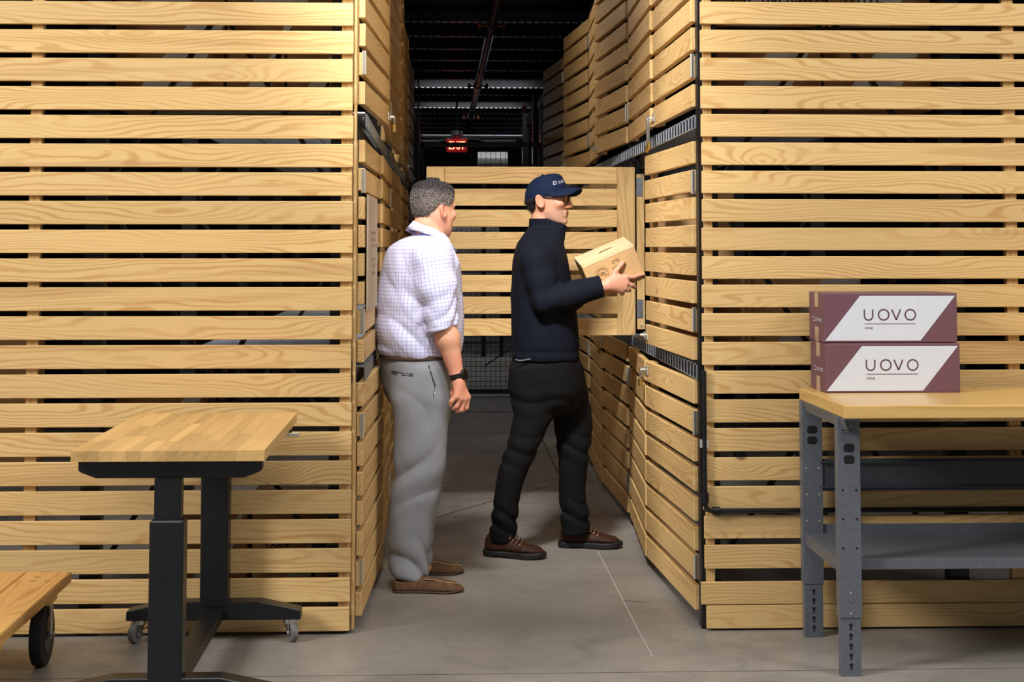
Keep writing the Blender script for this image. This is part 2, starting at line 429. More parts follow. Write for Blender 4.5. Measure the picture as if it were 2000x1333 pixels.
# ------------------------------------------------------------------ pallet racks
BAY, Y0, NB = 2.4, 0.075, 4
def XR(y): return 1.0
def XL(y): return -0.307 + 0.03 * min(max(y, 0) / 2.4, 1.0)
def wire_deck(x_front, x_back, y0, y1, z, sgn):
    mb = MB(); n = int((y1 - y0) / 0.085)
    for k in range(n + 1):
        y = y0 + (y1 - y0) * k / n
        mb.tube([(x_front, y, z - 0.055), (x_front, y, z - 0.006), (x_front + sgn * 0.006, y, z), (x_back, y, z)], 0.0048, 6)
    for x in (x_front + sgn * 0.006, x_front + sgn * 0.3, x_front + sgn * 0.6):
        mb.tube([(x, y0, z - 0.004), (x, y1, z - 0.004)], 0.0035, 5)
    mb.tube([(x_front, y0, z - 0.055), (x_front, y1, z - 0.055)], 0.0035, 5)
    return mb
def rack(label, sgn, XF, x_out):
    t = thing('pallet_rack', label, 'rack', (XF(1.2) + sgn * 0.06, 0.1, 0))
    o = Vector(t.location)
    def put(mb, name, mat, **k):
        mb.v = [tuple(Vector(p) - o) for p in mb.v]
        return mb.build(name, mat, t, **k)
    nfr = 7
    for k in range(nfr):
        y = Y0 + BAY * k
        xf = XF(y) + sgn * (0.012 if sgn > 0 else 0.056)
        for x, top in ((xf + sgn * 0.038, 3.16), (x_out, 3.16)):
            # open C section post
            m = MB().box((x, y - 0.036, top / 2), (0.075, 0.006, top)).box((x - 0.0345, y, top / 2), (0.006, 0.075, top)).box((x + 0.0345, y, top / 2), (0.006, 0.075, top))
            put(m, 'post', 'rack_steel')
            if k == 0:
                h = MB()
                for j in range(28):
                    h.cyl((x, y - 0.0392, 0.15 + j * 0.1112), (x, y - 0.0396, 0.15 + j * 0.1112), 0.011, n=10)
                put(h, 'post_slot', 'hole')
        if k in (0, 1):
            a, b = xf + sgn * 0.08, x_out - sgn * 0.04
            mid = (a + b) / 2
            for (xa, za, xb, zb) in ((mid, 2.42, a, 1.72), (mid, 2.42, b, 1.72), (a, 1.66, mid, 0.95), (b, 1.66, mid, 0.95), (mid, 0.92, a, 0.25), (mid, 0.92, b, 0.25)):
                put(MB().bar((xa, y, za), (xb, y, zb), 0.018, 0.03, (0, 1, 0)), 'brace', 'rack_steel')
    for k in range(nfr - 1):
        ya, yb = Y0 + BAY * k + 0.04, Y0 + BAY * (k + 1) - 0.04
        xf = XF((ya + yb) / 2)
        for z in (0.985, 1.985, 3.09):
            far = k >= NB
            put(MB().box((xf + sgn * 0.075, (ya + yb) / 2, z - 0.045), (0.03, yb - ya, 0.085)).box((xf + sgn * 0.072, (ya + yb) / 2, z - 0.002), (0.04, yb - ya, 0.005)), 'beam', 'rack_steel')
            if z < 3 and k < 3:
                put(wire_deck(xf + sgn * 0.012, xf + sgn * 0.85, ya, yb, z + 0.028, sgn), 'wire_deck', 'galvanised')
            elif z < 3:
                put(MB().box((xf + sgn * 0.45, (ya + yb) / 2, z + 0.01), (0.8, yb - ya, 0.012)), 'shelf_deck', 'rack_steel')
    return t
rack('black steel pallet rack behind the slatted doors left of the aisle', -1, XL, -1.35)
rack('black steel pallet rack behind the slatted doors right of the aisle', 1, XR, 2.03)

# ------------------------------------------------------------------ lockers: a pair of slatted doors per bay and tier
TIERS = {'bottom': (0.05, 0.95, 8), 'middle': (1.03, 1.905, 8), 'top': (2.045, 3.06, 9)}
def make_door(parent, hinge, u, o, w, z0, z1, n, stile=0.055, hasp=None):
    th = math.atan2(u[1], u[0])
    d = link('door', None, parent, (hinge[0], hinge[1], 0), (0, 0, th)); d.empty_display_size = 0.05
    p = (z1 - z0) / (n - 1 + 0.79); h = 0.79 * p
    for i in range(n):
        z = z0 + h / 2 + i * p
        link('slat', board_mesh(w, 0.026, h), d, (w / 2 + random.uniform(-0.002, 0.002), -o * (0.013 + random.uniform(0, 0.003)), z + random.uniform(-0.002, 0.002)), (random.uniform(-0.006, 0.006), random.uniform(-0.0015, 0.0015), random.uniform(-0.002, 0.002)))
    for x in (stile / 2, w - stile / 2):
        link('stile', board_mesh(z1 - z0 - 0.004, 0.024, stile, 'pine_frame'), d, (x, -o * 0.0415, (z0 + z1) / 2), (0, R(90), 0))
    for z in (z0 + p * 1.45, z1 - p * 1.45):
        m = MB().box((0.001, -o * 0.008, z), (0.006, 0.012, 0.095)).cyl((-0.003, -o * 0.002, z - 0.047), (-0.003, -o * 0.002, z + 0.047), 0.0055, n=8)
        m.build('hinge', 'zinc', d)
    if hasp is not None:
        z = z0 + h * 0.45 if hasp == 'low' else z1 - h * 0.45
        MB().box((w - 0.045, o * 0.002, z), (0.055, 0.004, 0.04)).box((w + 0.012, o * 0.004, z), (0.045, 0.003, 0.028)).cyl((w + 0.014, o * 0.004, z), (w + 0.014, o * 0.022, z), 0.007, n=8).build('hasp', 'zinc', d)
    return d
side_word = {1: 'right', -1: 'left'}
bay_word = ['nearest the camera', 'second bay from the camera', 'third bay from the camera', 'farthest from the camera by the mesh gate']
OPEN = {  # (side, bay, tier): (near door angle, far door angle)
    (1, 0, 'bottom'): (2.6, 2.8), (1, 0, 'middle'): (2.6, 90), (1, 0, 'top'): (0.6, 1.2),
    (1, 1, 'bottom'): (1.0, 1.6), (1, 1, 'top'): (3.4, 2.0), (1, 2, 'top'): (4.2, 2.5), (1, 3, 'top'): (4.6, 2.0),
    (-1, 0, 'bottom'): (1.3, 0.8), (-1, 0, 'middle'): (0.2, 0.8), (-1, 0, 'top'): (2.2, 2.0),
    (-1, 1, 'top'): (1.2, 2.0)}
DOORS = {}
for side, XF in ((1, XR), (-1, XL)):
    for bay in range(NB):
        for tier, (z0, z1, n) in TIERS.items():
            ya, yb = Y0 + BAY * bay + (0.07 if side > 0 else (0.015 if bay == 0 else 0.05)), Y0 + BAY * (bay + 1) - 0.05
            lab = f'{tier}-tier slatted pine locker {side_word[side]} of the aisle, {bay_word[bay]}'
            if (side, bay, tier) == (1, 0, 'middle'):
                lab = 'middle-tier slatted pine locker with one door swung open across the aisle'
            t = thing('storage_locker', lab, 'locker', (XF(ya), ya, z0), group=f'slatted lockers {side_word[side]} of the aisle')
            hol = link('body', None, t, (-XF(ya), -ya, -z0)) if False else None
            a1, a2 = OPEN.get((side, bay, tier), (0.8, 1.0))
            w = (yb - ya) / 2 - 0.004
            sk = math.atan2(XF(yb) - XF(ya), yb - ya)
            for near in (True, False):
                a = R(a1 if near else a2)
                hx, hy = (XF(ya), ya) if near else (XF(yb), yb)
                # closed direction, then swing towards the aisle
                base = Vector((math.sin(sk), math.cos(sk))) * (1 if near else -1)
                ais = Vector((-side, 0))
                u = base * math.cos(a) + ais * math.sin(a)
                o = (1 if near else -1) * side
                ww, zz0, zz1, st = w, z0, z1, 0.055
                if (side, bay, tier) == (1, 0, 'middle') and not near:
                    ww, zz0, zz1, st = 1.115, 1.008, 1.908, 0.096
                    hx, hy = 1.030, 2.42
                d = make_door(t, (hx - XF(ya), hy - ya), u, o, ww, zz0 - z0, zz1 - z0, n, st, ('high' if tier == 'bottom' else 'low') if near else None)
                DOORS[(side, bay, tier, near)] = (hx, hy, u, o, ww, zz0, zz1)
            if (side, bay, tier) == (1, 0, 'middle'):
                link('jamb', board_mesh(0.83, 0.03, 0.042, 'pine_frame'), t, (1.062 - XF(ya), 2.405 - ya, 1.455 - z0), (0, R(90), 0))
                for zz in (1.80, 1.15):
                    MB().box((1.056 - XF(ya), 2.3885 - ya, zz - z0), (0.034, 0.003, 0.10)).build('hinge_leaf', 'galvanised', t, bevel=0.001)
                for zz in (1.865, 1.06):
                    MB().cyl((1.062 - XF(ya), 2.39 - ya, zz - z0), (1.062 - XF(ya), 2.385 - ya, zz - z0), 0.006, n=10).build('screw', 'zinc', t)

# padlocks
def padlock(p, label, tall=0.045, rz=0.0, tilt=0.0):
    t = thing('padlock', label, 'padlock', p, (tilt, 0, rz), group='brass padlocks on the locker doors')
    MB().box((0, 0, -tall - 0.02), (0.036, 0.016, 0.036)).build('body', 'brass', t, bevel=0.003)
    pts = [(-0.012, 0, -tall)] + [(-0.012 * math.cos(R(a)), 0, -0.012 + 0.012 * math.sin(R(a))) for a in range(0, 181, 20)] + [(0.012, 0, -tall)]
    MB().tube(pts, 0.0032, 8).build('shackle', 'chrome', t, smooth=True)
for key, low, du, lab, tl in (
    ((-1, 0, 'top', True), True, 0.014, 'brass padlock hanging from the nearest top-tier doors left of the aisle', 0.04),
    ((1, 0, 'top', True), True, 0.030, 'brass padlock with long shackle below the nearest right top-tier doors, left of two', 0.13),
    ((1, 0, 'top', True), True, -0.030, 'brass padlock with long shackle below the nearest right top-tier doors, right of two', 0.12),
    ((1, 0, 'bottom', True), False, 0.014, 'brass padlock on the nearest bottom-tier doors at the right of the aisle', 0.045),
    ((1, 1, 'bottom', True), False, 0.014, 'small brass padlock on the second pair of bottom-tier doors right of the aisle', 0.045),
):
    hx, hy, u, o, ww, z0, z1 = DOORS[key]
    out = Vector((-u[1], u[0])) * o * 0.022
    n_ = 9 if key[2] == 'top' else 8; p_ = (z1 - z0) / (n_ - 1 + 0.79)
    z = z0 + 0.79 * p_ * 0.45 if low else z1 - 0.79 * p_ * 0.45
    padlock((hx + u[0] * (ww + du) + out.x, hy + u[1] * (ww + du) + out.y, z + 0.006), lab, tl, math.atan2(u[1], u[0]))

# ------------------------------------------------------------------ cases stored behind the slats
def wine_case(x0, x1, y0, y1, z0, z1, label, mat='case_brown', band=True, text=None, tmat='ink', cat='box', group=None, tsize=0.06, tz=0.5):
    t = thing('wine_case', label, cat, ((x0 + x1) / 2, (y0 + y1) / 2, z0), group=group)
    o = Vector(t.location); w, d, h = x1 - x0, y1 - y0, z1 - z0
    MB().box((0, 0, h / 2), (w, d, h)).build('carton', mat, t, bevel=0.003)
    MB().box((0, 0, h + 0.0006), (w * 0.98, 0.05, 0.0012)).build('tape', 'tape', t)
    fy = -d / 2 - 0.0008
    if band:
        s = h * 0.7
        poly = [(-w * 0.40, 0.006), (w * 0.10, 0.006), (min(w * 0.10 + s, w / 2 - 0.004), h - 0.006), (-w * 0.40 + s, h - 0.006)]
        me = MB().add([(p[0], fy, p[1]) for p in poly], [(0, 1, 2, 3)]).build('printed_band', 'case_white', t)
    if text:
        lettering(text, tsize, (-w * 0.36, fy - 0.0006, h * tz), (1, 0, 0), (0, 0, 1), t, tmat)
    return t
G = 'wine cases stored behind the slatted end panels'
wine_case(-1.30, -0.87, 0.14, 0.46, 2.03, 2.37, 'brown wine case with white band behind the top left slats, leftmost of its row', text='WINE', group=G, tsize=0.05, tz=0.8)
wine_case(-0.86, -0.63, 0.14, 0.46, 2.03, 2.37, 'brown wine case behind the top left slats, middle of its row', text='62', group=G, tz=0.7)
wine_case(-0.62, -0.40, 0.14, 0.46, 2.03, 2.37, 'brown wine case behind the top left slats, right end of its row', text='62', group=G, tz=0.7)
wine_case(-1.30, -0.87, 0.14, 0.46, 2.38, 2.72, 'brown wine case in the upper row behind the top left slats, leftmost', group=G)
wine_case(-0.86, -0.40, 0.14, 0.46, 2.38, 2.72, 'brown wine case in the upper row behind the top left slats, rightmost', group=G)
wine_case(-1.28, -0.94, 0.14, 0.48, 0.56, 0.90, 'brown wine case with white band behind the left slats above the lifting table', group=G)
wine_case(-1.10, -0.76, 0.14, 0.48, 0.05, 0.48, 'brown wine case on the floor behind the left slats, beside the black table leg', group=G)
wine_case(-0.74, -0.42, 0.14, 0.48, 0.05, 0.52, 'tan wine case on the floor behind the left slats, next to the aisle corner', mat='cardboard', text='1987', group=G, tsize=0.05)
wine_case(-2.20, -1.625, 0.14, 0.44, 0.60, 1.16, 'tan case lettered in dark capitals at the far left behind the slats', mat='case_tan', band=False, text='HOBBS', group=G, tsize=0.13, tz=0.80)
wine_case(1.10, 1.53, 0.14, 0.46, 2.03, 2.36, 'brown wine case behind the top right slats, next to the aisle corner', text='DOMAINE', group=G, tsize=0.09, tz=0.72)
wine_case(1.54, 1.98, 0.14, 0.46, 2.03, 2.36, 'brown wine case behind the top right slats, second from the aisle', text='DOMAINE', group=G, tsize=0.09, tz=0.72)
wine_case(1.10, 1.55, 0.14, 0.46, 2.37, 2.72, 'brown wine case in the upper row behind the top right slats, next to the aisle', text='DOMAINE', group=G, tsize=0.09, tz=0.2)
wine_case(1.56, 1.98, 0.14, 0.46, 2.37, 2.72, 'brown wine case in the upper row behind the top right slats, away from the aisle', text='VIVE', group=G, tsize=0.09, tz=0.2)
wine_case(1.25, 1.68, 0.14, 0.46, 1.03, 1.36, 'dark tan wine case behind the right slats, mid height', mat='cardboard', text='AYOUSE', group=G, tsize=0.06, tz=0.75)
# inside the open locker
t = wine_case(1.075, 1.40, 1.45, 2.10, 1.02, 1.80, 'tall brown carton inside the open middle-tier locker', mat='cardboard', band=False)
MB().box((-0.1631, 0.20, 0.52), (0.0012, 0.05, 0.13)).build('paper_label', 'label_paper', t)
MB().box((-0.1631, 0.05, 0.33), (0.0012, 0.40, 0.004)).build('seam', 'ink', t)
wine_case(1.075, 1.42, 0.55, 1.15, 1.02, 1.42, 'brown carton behind the nearest middle-tier door at the right', mat='case_brown', band=False)
# sheet of cardboard against the left doors
q0 = (XL(0.15) + 0.008, 0.15); q1 = (XL(0.78) + 0.011, 0.78)
t = thing('cardboard_sheet', 'grey corrugated cardboard sheet propped against the left middle-tier door', 'cardboard', (q0[0], q0[1], 1.225), (0, 0, math.atan2(q1[1] - q0[1], q1[0] - q0[0])))
L = math.hypot(q1[0] - q0[0], q1[1] - q0[1])
MB().box((L / 2, 0, 0.232), (L, 0.008, 0.464)).build('sheet', 'grey_card', t, bevel=0.001)
mk = MB(); rk = random.Random(3)      # broken, illegible printing
for zz, x0_, x1_ in ((0.315, 0.30, 0.85), (0.285, 0.28, 0.80), (0.262, 0.30, 0.86), (0.205, 0.36, 0.72), (0.178, 0.40, 0.70), (0.148, 0.36, 0.66)):
    x_ = x0_
    while x_ < x1_:
        w_ = rk.uniform(0.04, 0.10)
        mk.box((L * (x_ + w_ / 2), -0.0044, zz), (L * w_ * 0.75, 0.0006, rk.uniform(0.004, 0.018)))
        x_ += w_ + rk.uniform(0.01, 0.06)
mk.build('printing', 'faint_ink', t)

# conduit on the right corner
t = thing('conduit', 'dark conduit running down the right rack corner and along the slats', 'conduit', (1.018, -0.02, 0.0))
zc = at(1500, 998, -0.02)[2]
MB().tube([(0, 0.004, 1.0), (0, 0.002, zc + 0.03), (0.008, 0, zc + 0.006), (0.03, 0, zc), (1.93, 0, zc)], 0.0105, 10).build('pipe', 'rack_steel', t, smooth=True)
MB().cyl((0, 0.003, zc + 0.03), (0, 0.003, zc + 0.07), 0.016, n=12).build('coupling', 'rack_steel', t, smooth=True)
MB().cyl((0.03, 0, zc), (0.06, 0, zc), 0.016, n=12).build('coupling', 'rack_steel', t, smooth=True)
MB().box((0, 0.008, 0.72), (0.034, 0.022, 0.03)).build('clamp', 'zinc', t)

# ------------------------------------------------------------------ far end: mesh gate, exit sign, duct
GY = 10.05
t = thing('mesh_gate', 'black wire mesh gate closing the far end of the aisle', 'gate', (0.40, GY, 0))
for x in (-0.66, 0.63):
    MB().box((x, 0, 1.36), (0.06, 0.06, 2.72)).build('post', 'black_steel', t)
    MB().box((x + (0.055 if x < 0 else -0.055), -0.005, 1.28), (0.04, 0.04, 2.46)).build('frame_side', 'black_steel', t)
for z in (0.05, 1.25, 2.49):
    MB().box((-0.015, -0.005, z), (1.19, 0.04, 0.045)).build('frame_rail', 'black_steel', t)
mb = MB()
for k in range(25):
    x = -0.60 + k * 0.0487
    mb.box((x, 0, 1.27), (0.0045, 0.0045, 2.44))
for k in range(51):
    mb.box((-0.015, 0.0045, 0.05 + k * 0.0487), (1.17, 0.0045, 0.0045))
mb.build('wire_mesh', 'black_steel', t, kind='stuff')
MB().bar((0.02, -0.01, 0.30), (0.60, -0.01, 0.68), 0.008, 0.012).build('brace', 'black_steel', t)

EY = 14.8
q = at(892, 284, EY); s = 1 / ppm(EY)
t = thing('exit_sign', 'glowing red EXIT sign hanging from the ceiling beyond the mesh gate', 'sign', tuple(q))
MB().box((0, 0.03, 0), (0.272, 0.05, 0.175)).build('housing', 'exit_face', t, bevel=0.015, seg=3)
vs, fs = text_geo('EXIT', 0.15)
wx = max(v[0] for v in vs)
me = bpy.data.meshes.new('lettering'); me.from_pydata([((v[0] / wx - 0.5) * 0.21, -0.001, v[1] - 0.052) for v in vs], [], fs); me.materials.append(M['exit_glow'])
link('lettering', me, t)
MB().cyl((0, 0.03, 0.087), (0, 0.03, 0.13), 0.05, 0.05, 14).build('neck', 'red_paint', t, smooth=True)
MB().cyl((0, 0.03, 0.13), (0, 0.03, 0.19), 0.082, 0.075, 20).build('canopy', 'duct', t, smooth=True)
MB().cyl((0, 0.03, 0.19), (0, 0.03, CEIL - q[2] - 0.0), 0.012, n=8).build('stem', 'rack_steel', t)
t = thing('conduit_rail', 'bright galvanised conduit crossing the aisle behind the exit sign', 'conduit', (0.35, 15.45, 2.93))
MB().tube([(-0.65, 0, 0), (0.72, 0, 0)], 0.018, 8).build('pipe', 'galvanised', t, smooth=True)
MB().tube([(-0.65, 0, -0.07), (-0.42, 0, -0.07), (-0.25, 0, -0.03), (-0.08, 0, -0.025), (0.10, 0, -0.03), (0.22, 0, -0.065), (0.62, 0, -0.065)], 0.015, 8).build('pipe', 'galvanised', t, smooth=True)
MB().box((-0.65, 0.0, -1.45), (0.05, 0.05, 2.96)).build('support_post', 'rack_steel', t)
MB().box((0.75, 0.0, -1.45), (0.05, 0.05, 2.96)).build('support_post', 'rack_steel', t)
q = at(962, 320, 15.9)
t = thing('duct_drum', 'grey cylindrical drum seen through the mesh gate beyond the exit sign', 'drum', (q[0], 15.9, 0))
MB().cyl((-0.2, 0, q[2]), (0.2, 0, q[2]), 0.16, n=28).build('drum', 'duct', t, smooth=True)
MB().box((-0.12, 0, (q[2] - 0.1) / 2), (0.05, 0.05, q[2] - 0.1)).build('stand_leg', 'rack_steel', t)
MB().box((0.12, 0, (q[2] - 0.1) / 2), (0.05, 0.05, q[2] - 0.1)).build('stand_leg', 'rack_steel', t)
for px, wd, lab in ((1024, 0.05, 'thin copper pipe standing beyond the mesh gate, left of two'), (1044, 0.06, 'copper pipe standing beyond the mesh gate, right of two')):
    q = at(px, 300, 15.0)
    t = thing('riser_pipe', lab, 'pipe', (q[0], 15.0, 0))
    MB().cyl((0, 0, 0), (0, 0, 3.3), wd / 2, n=12).build('pipe', 'copper', t, smooth=True)
    MB().cyl((0, 0, 2.55), (0, 0, 2.75), wd / 2 + 0.006, n=12).build('label_band', 'white_print', t, smooth=True)
# pallet wrapped goods beyond the gate and on the far right rack
t = thing('wrapped_carton', 'grey wrapped carton on the far right rack beside the last top-tier locker', 'box', (1.03, 10.4, 2.02))
MB().box((0.06, 0, 0.44), (0.2, 0.35, 0.86)).build('carton', 'wrap', t, bevel=0.01)
t = thing('wrapped_pallet', 'pale wrapped pallet load seen dimly through the mesh gate', 'pallet', (0.30, 16.9, 0))
MB().box((0, 0, 0.07), (1.1, 0.9, 0.14)).build('pallet_base', 'wrap', t)
MB().box((0, 0, 0.94), (1.0, 0.85, 1.6)).build('load', 'wrap', t, bevel=0.03)
q = at(818, 245, 12.0)
t = thing('hose_strap', 'thin red strap hanging beside the left gate post', 'strap', (q[0] + 0.02, 12.0, 2.2))
MB().tube([(0.03, 0, 0.0), (0.01, 0, 0.35), (-0.02, 0, 0.75), (-0.03, 0, 1.3)], 0.008, 6).build('strap', 'red_paint', t)
# ------------------------------------------------------------------ lifting table at the left
tz, ty0, ty1 = 0.853, -1.255, -0.10
xa, xb = at(138, 880, ty0)[0], at(517, 880, ty0)[0]
tc = (xa + xb) / 2; tw = xb - xa
t = thing('lifting_table', 'butcher block table on black steel lifting legs with casters in front of the left slats', 'table', (tc, (ty0 + ty1) / 2, 0))
yc = (ty0 + ty1) / 2; TL = ty1 - ty0; th = 0.034
edges = [0.0]
while edges[-1] < tw - 0.05:
    edges.append(edges[-1] + random.uniform(0.034, 0.052))
edges[-1] = tw
for a, b in zip(edges, edges[1:]):
    # each stave is made of two or three finger-jointed lengths
    cuts = sorted([0, random.uniform(0.2, 0.45) * TL, random.uniform(0.55, 0.85) * TL, TL])
    for c0, c1 in zip(cuts, cuts[1:]):
        link('stave', board_mesh(round(c1 - c0, 4), b - a, th, 'maple_block', 0.0006), t, (-tw / 2 + (a + b) / 2, -TL / 2 + (c0 + c1) / 2, tz - th / 2), (0, 0, R(90)))
def prof(w, h, cut, cx=0.0):
    return [(-w / 2, h), (-w / 2, h * 0.42), (-w / 2 + cut * 0.18, h * 0.30), (-w / 2 + cut, 0), (w / 2 - cut, 0), (w / 2 - cut * 0.18, h * 0.30), (w / 2, h * 0.42), (w / 2, h)]
zt = tz - th
for yy, nm in ((ty0 + 0.075, 'front'), (ty1 - 0.06, 'back')):
    MB().prism(prof(0.57, 0.056, 0.055), ((0.0, yy - yc + 0.025, zt - 0.057), (1, 0, 0), (0, 0, 1)), 0.05).build('top_bracket', 'black_steel', t, bevel=0.002)
MB().box((0.0, 0, zt - 0.03), (0.10, TL - 0.25, 0.04)).build('under_beam', 'black_steel', t, bevel=0.002)
fy = -1.19; by = -0.085
fx = at(328, 1100, fy)[0] - tc; bx = at(421, 1100, by)[0] - tc
lx = (fx + bx) / 2
z_step = at(328, 1019, fy - 0.05)[2]
MB().box((lx, fy - yc, (zt - 0.055 + 0.15) / 2), (0.083, 0.06, zt - 0.055 - 0.15)).build('inner_leg', 'black_steel', t, bevel=0.004)
MB().box((lx, fy - yc, (z_step + 0.13) / 2), (0.106, 0.085, z_step - 0.13)).build('outer_leg', 'black_steel', t, bevel=0.005)
MB().box((lx, by - yc, (zt - 0.055 + 0.13) / 2), (0.104, 0.085, zt - 0.055 - 0.13)).build('outer_leg', 'black_steel', t, bevel=0.005)
for yy, nm in ((fy, 0), (by, 1)):
    pr = [(-0.325, 0), (0.325, 0), (0.325, 0.035), (0.17, 0.068), (-0.17, 0.068), (-0.325, 0.035)]
    MB().prism(pr, ((lx, yy - yc + 0.04, 0.085), (1, 0, 0), (0, 0, 1)), 0.08).build('foot_beam', 'black_steel', t, bevel=0.003)
    for sx in (-0.285, 0.285):
        c = link('caster', None, t, (lx + sx, yy - yc, 0)); c.rotation_euler = (0, 0, R(-65 if sx > 0 else -115)); c.empty_display_size = 0.03
        MB().cyl((0, 0, 0.068), (0, 0, 0.085), 0.03, n=16).build('swivel', 'chrome', c, smooth=True)
        MB().prism([(-0.022, 0.07), (0.022, 0.07), (0.032, 0.028), (0.014, 0.022)], ((0, 0.019, 0), (1, 0, 0), (0, 0, 1)), 0.003).prism([(-0.022, 0.07), (0.022, 0.07), (0.032, 0.028), (0.014, 0.022)], ((0, -0.016, 0), (1, 0, 0), (0, 0, 1)), 0.003).box((0, 0, 0.068), (0.044, 0.034, 0.004)).build('fork', 'chrome', c)
        MB().cyl((0.02, -0.012, 0.0355), (0.02, 0.012, 0.0355), 0.0355, n=24).build('wheel', 'grey_rubber', c, bevel=0.003, smooth=True)
        MB().cyl((0.02, -0.022, 0.0355), (0.02, 0.022, 0.0355), 0.006, n=10).build('axle', 'chrome', c)
        MB().box((-0.035, 0, 0.045), (0.03, 0.022, 0.006)).build('brake_tab', 'chrome', c)
MB().box((lx, (fy + by) / 2 - yc, 0.105), (0.075, by - fy - 0.05, 0.035)).build('floor_beam', 'black_steel', t, bevel=0.003)
MB().bar((tw / 2 - 0.03, TL / 2 - 0.30, zt - 0.014), (tw / 2 + 0.035, TL / 2 - 0.30, zt - 0.014), 0.02, 0.012).build('crank_stub', 'zinc', t, bevel=0.002)

# ------------------------------------------------------------------ platform cart, bottom left corner
dz = 0.275
pc = at(141, 1117, -0.30)
dz = pc[2]
t = thing('platform_cart', 'low platform cart with thick wooden deck boards and rubber wheels, bottom left corner', 'cart', (pc[0] - 0.35, -0.85, 0))
cy0 = -1.45; cy1 = -0.30; x1 = pc[0]
bw = 0.165
for k in range(4):
    xx = x1 - bw * (k + 0.5)
    link('deck_board', board_mesh(cy1 - cy0, bw - 0.003, 0.04, 'deck_board', 0.004), t, (xx - (pc[0] - 0.35), (cy0 + cy1) / 2 + 0.85 + random.uniform(-0.004, 0.004), dz - 0.02), (0, 0, R(90)))
for yy in (cy1 - 0.22, cy0 + 0.2):
    link('cross_board', board_mesh(4 * bw - 0.03, 0.11, 0.026, 'deck_board', 0.003), t, (x1 - 2 * bw - (pc[0] - 0.35), yy + 0.85, dz - 0.04 - 0.013))
for wx in (x1 - 0.075, x1 - 4 * bw + 0.075):
    for yy in (-0.43, cy0 + 0.2):
        w = link('wheel_assembly', None, t, (wx - (pc[0] - 0.35), yy + 0.85, 0)); w.empty_display_size = 0.05
        rad = (dz - 0.066 - 0.012) / 2 * 0.98
        MB().cyl((-0.022, 0, rad), (0.022, 0, rad), rad, n=36).build('tyre', 'rubber', w, bevel=0.008, seg=2, smooth=True)
        MB().cyl((-0.024, 0, rad), (0.024, 0, rad), rad * 0.55, n=24).build('hub', 'black_steel', w, smooth=True)
        MB().box((0.032, 0, (rad + dz - 0.066) / 2), (0.004, 0.035, dz - 0.066 - rad + 0.03)).box((-0.032, 0, (rad + dz - 0.066) / 2), (0.004, 0.035, dz - 0.066 - rad + 0.03)).box((0, 0, dz - 0.069), (0.068, 0.09, 0.005)).build('fork', 'galvanised', w)
        MB().cyl((-0.044, 0, rad), (0.044, 0, rad), 0.009, n=10).build('axle', 'chrome', w)
for dx, dy in ((-0.10, -0.10), (-0.05, -0.17), (-0.10, -0.17)):
    MB().box((x1 + dx - (pc[0] - 0.35), cy1 + dy + 0.85, dz + 0.0003), (0.022, 0.005, 0.0008)).build('nail_mark', 'ink', t)

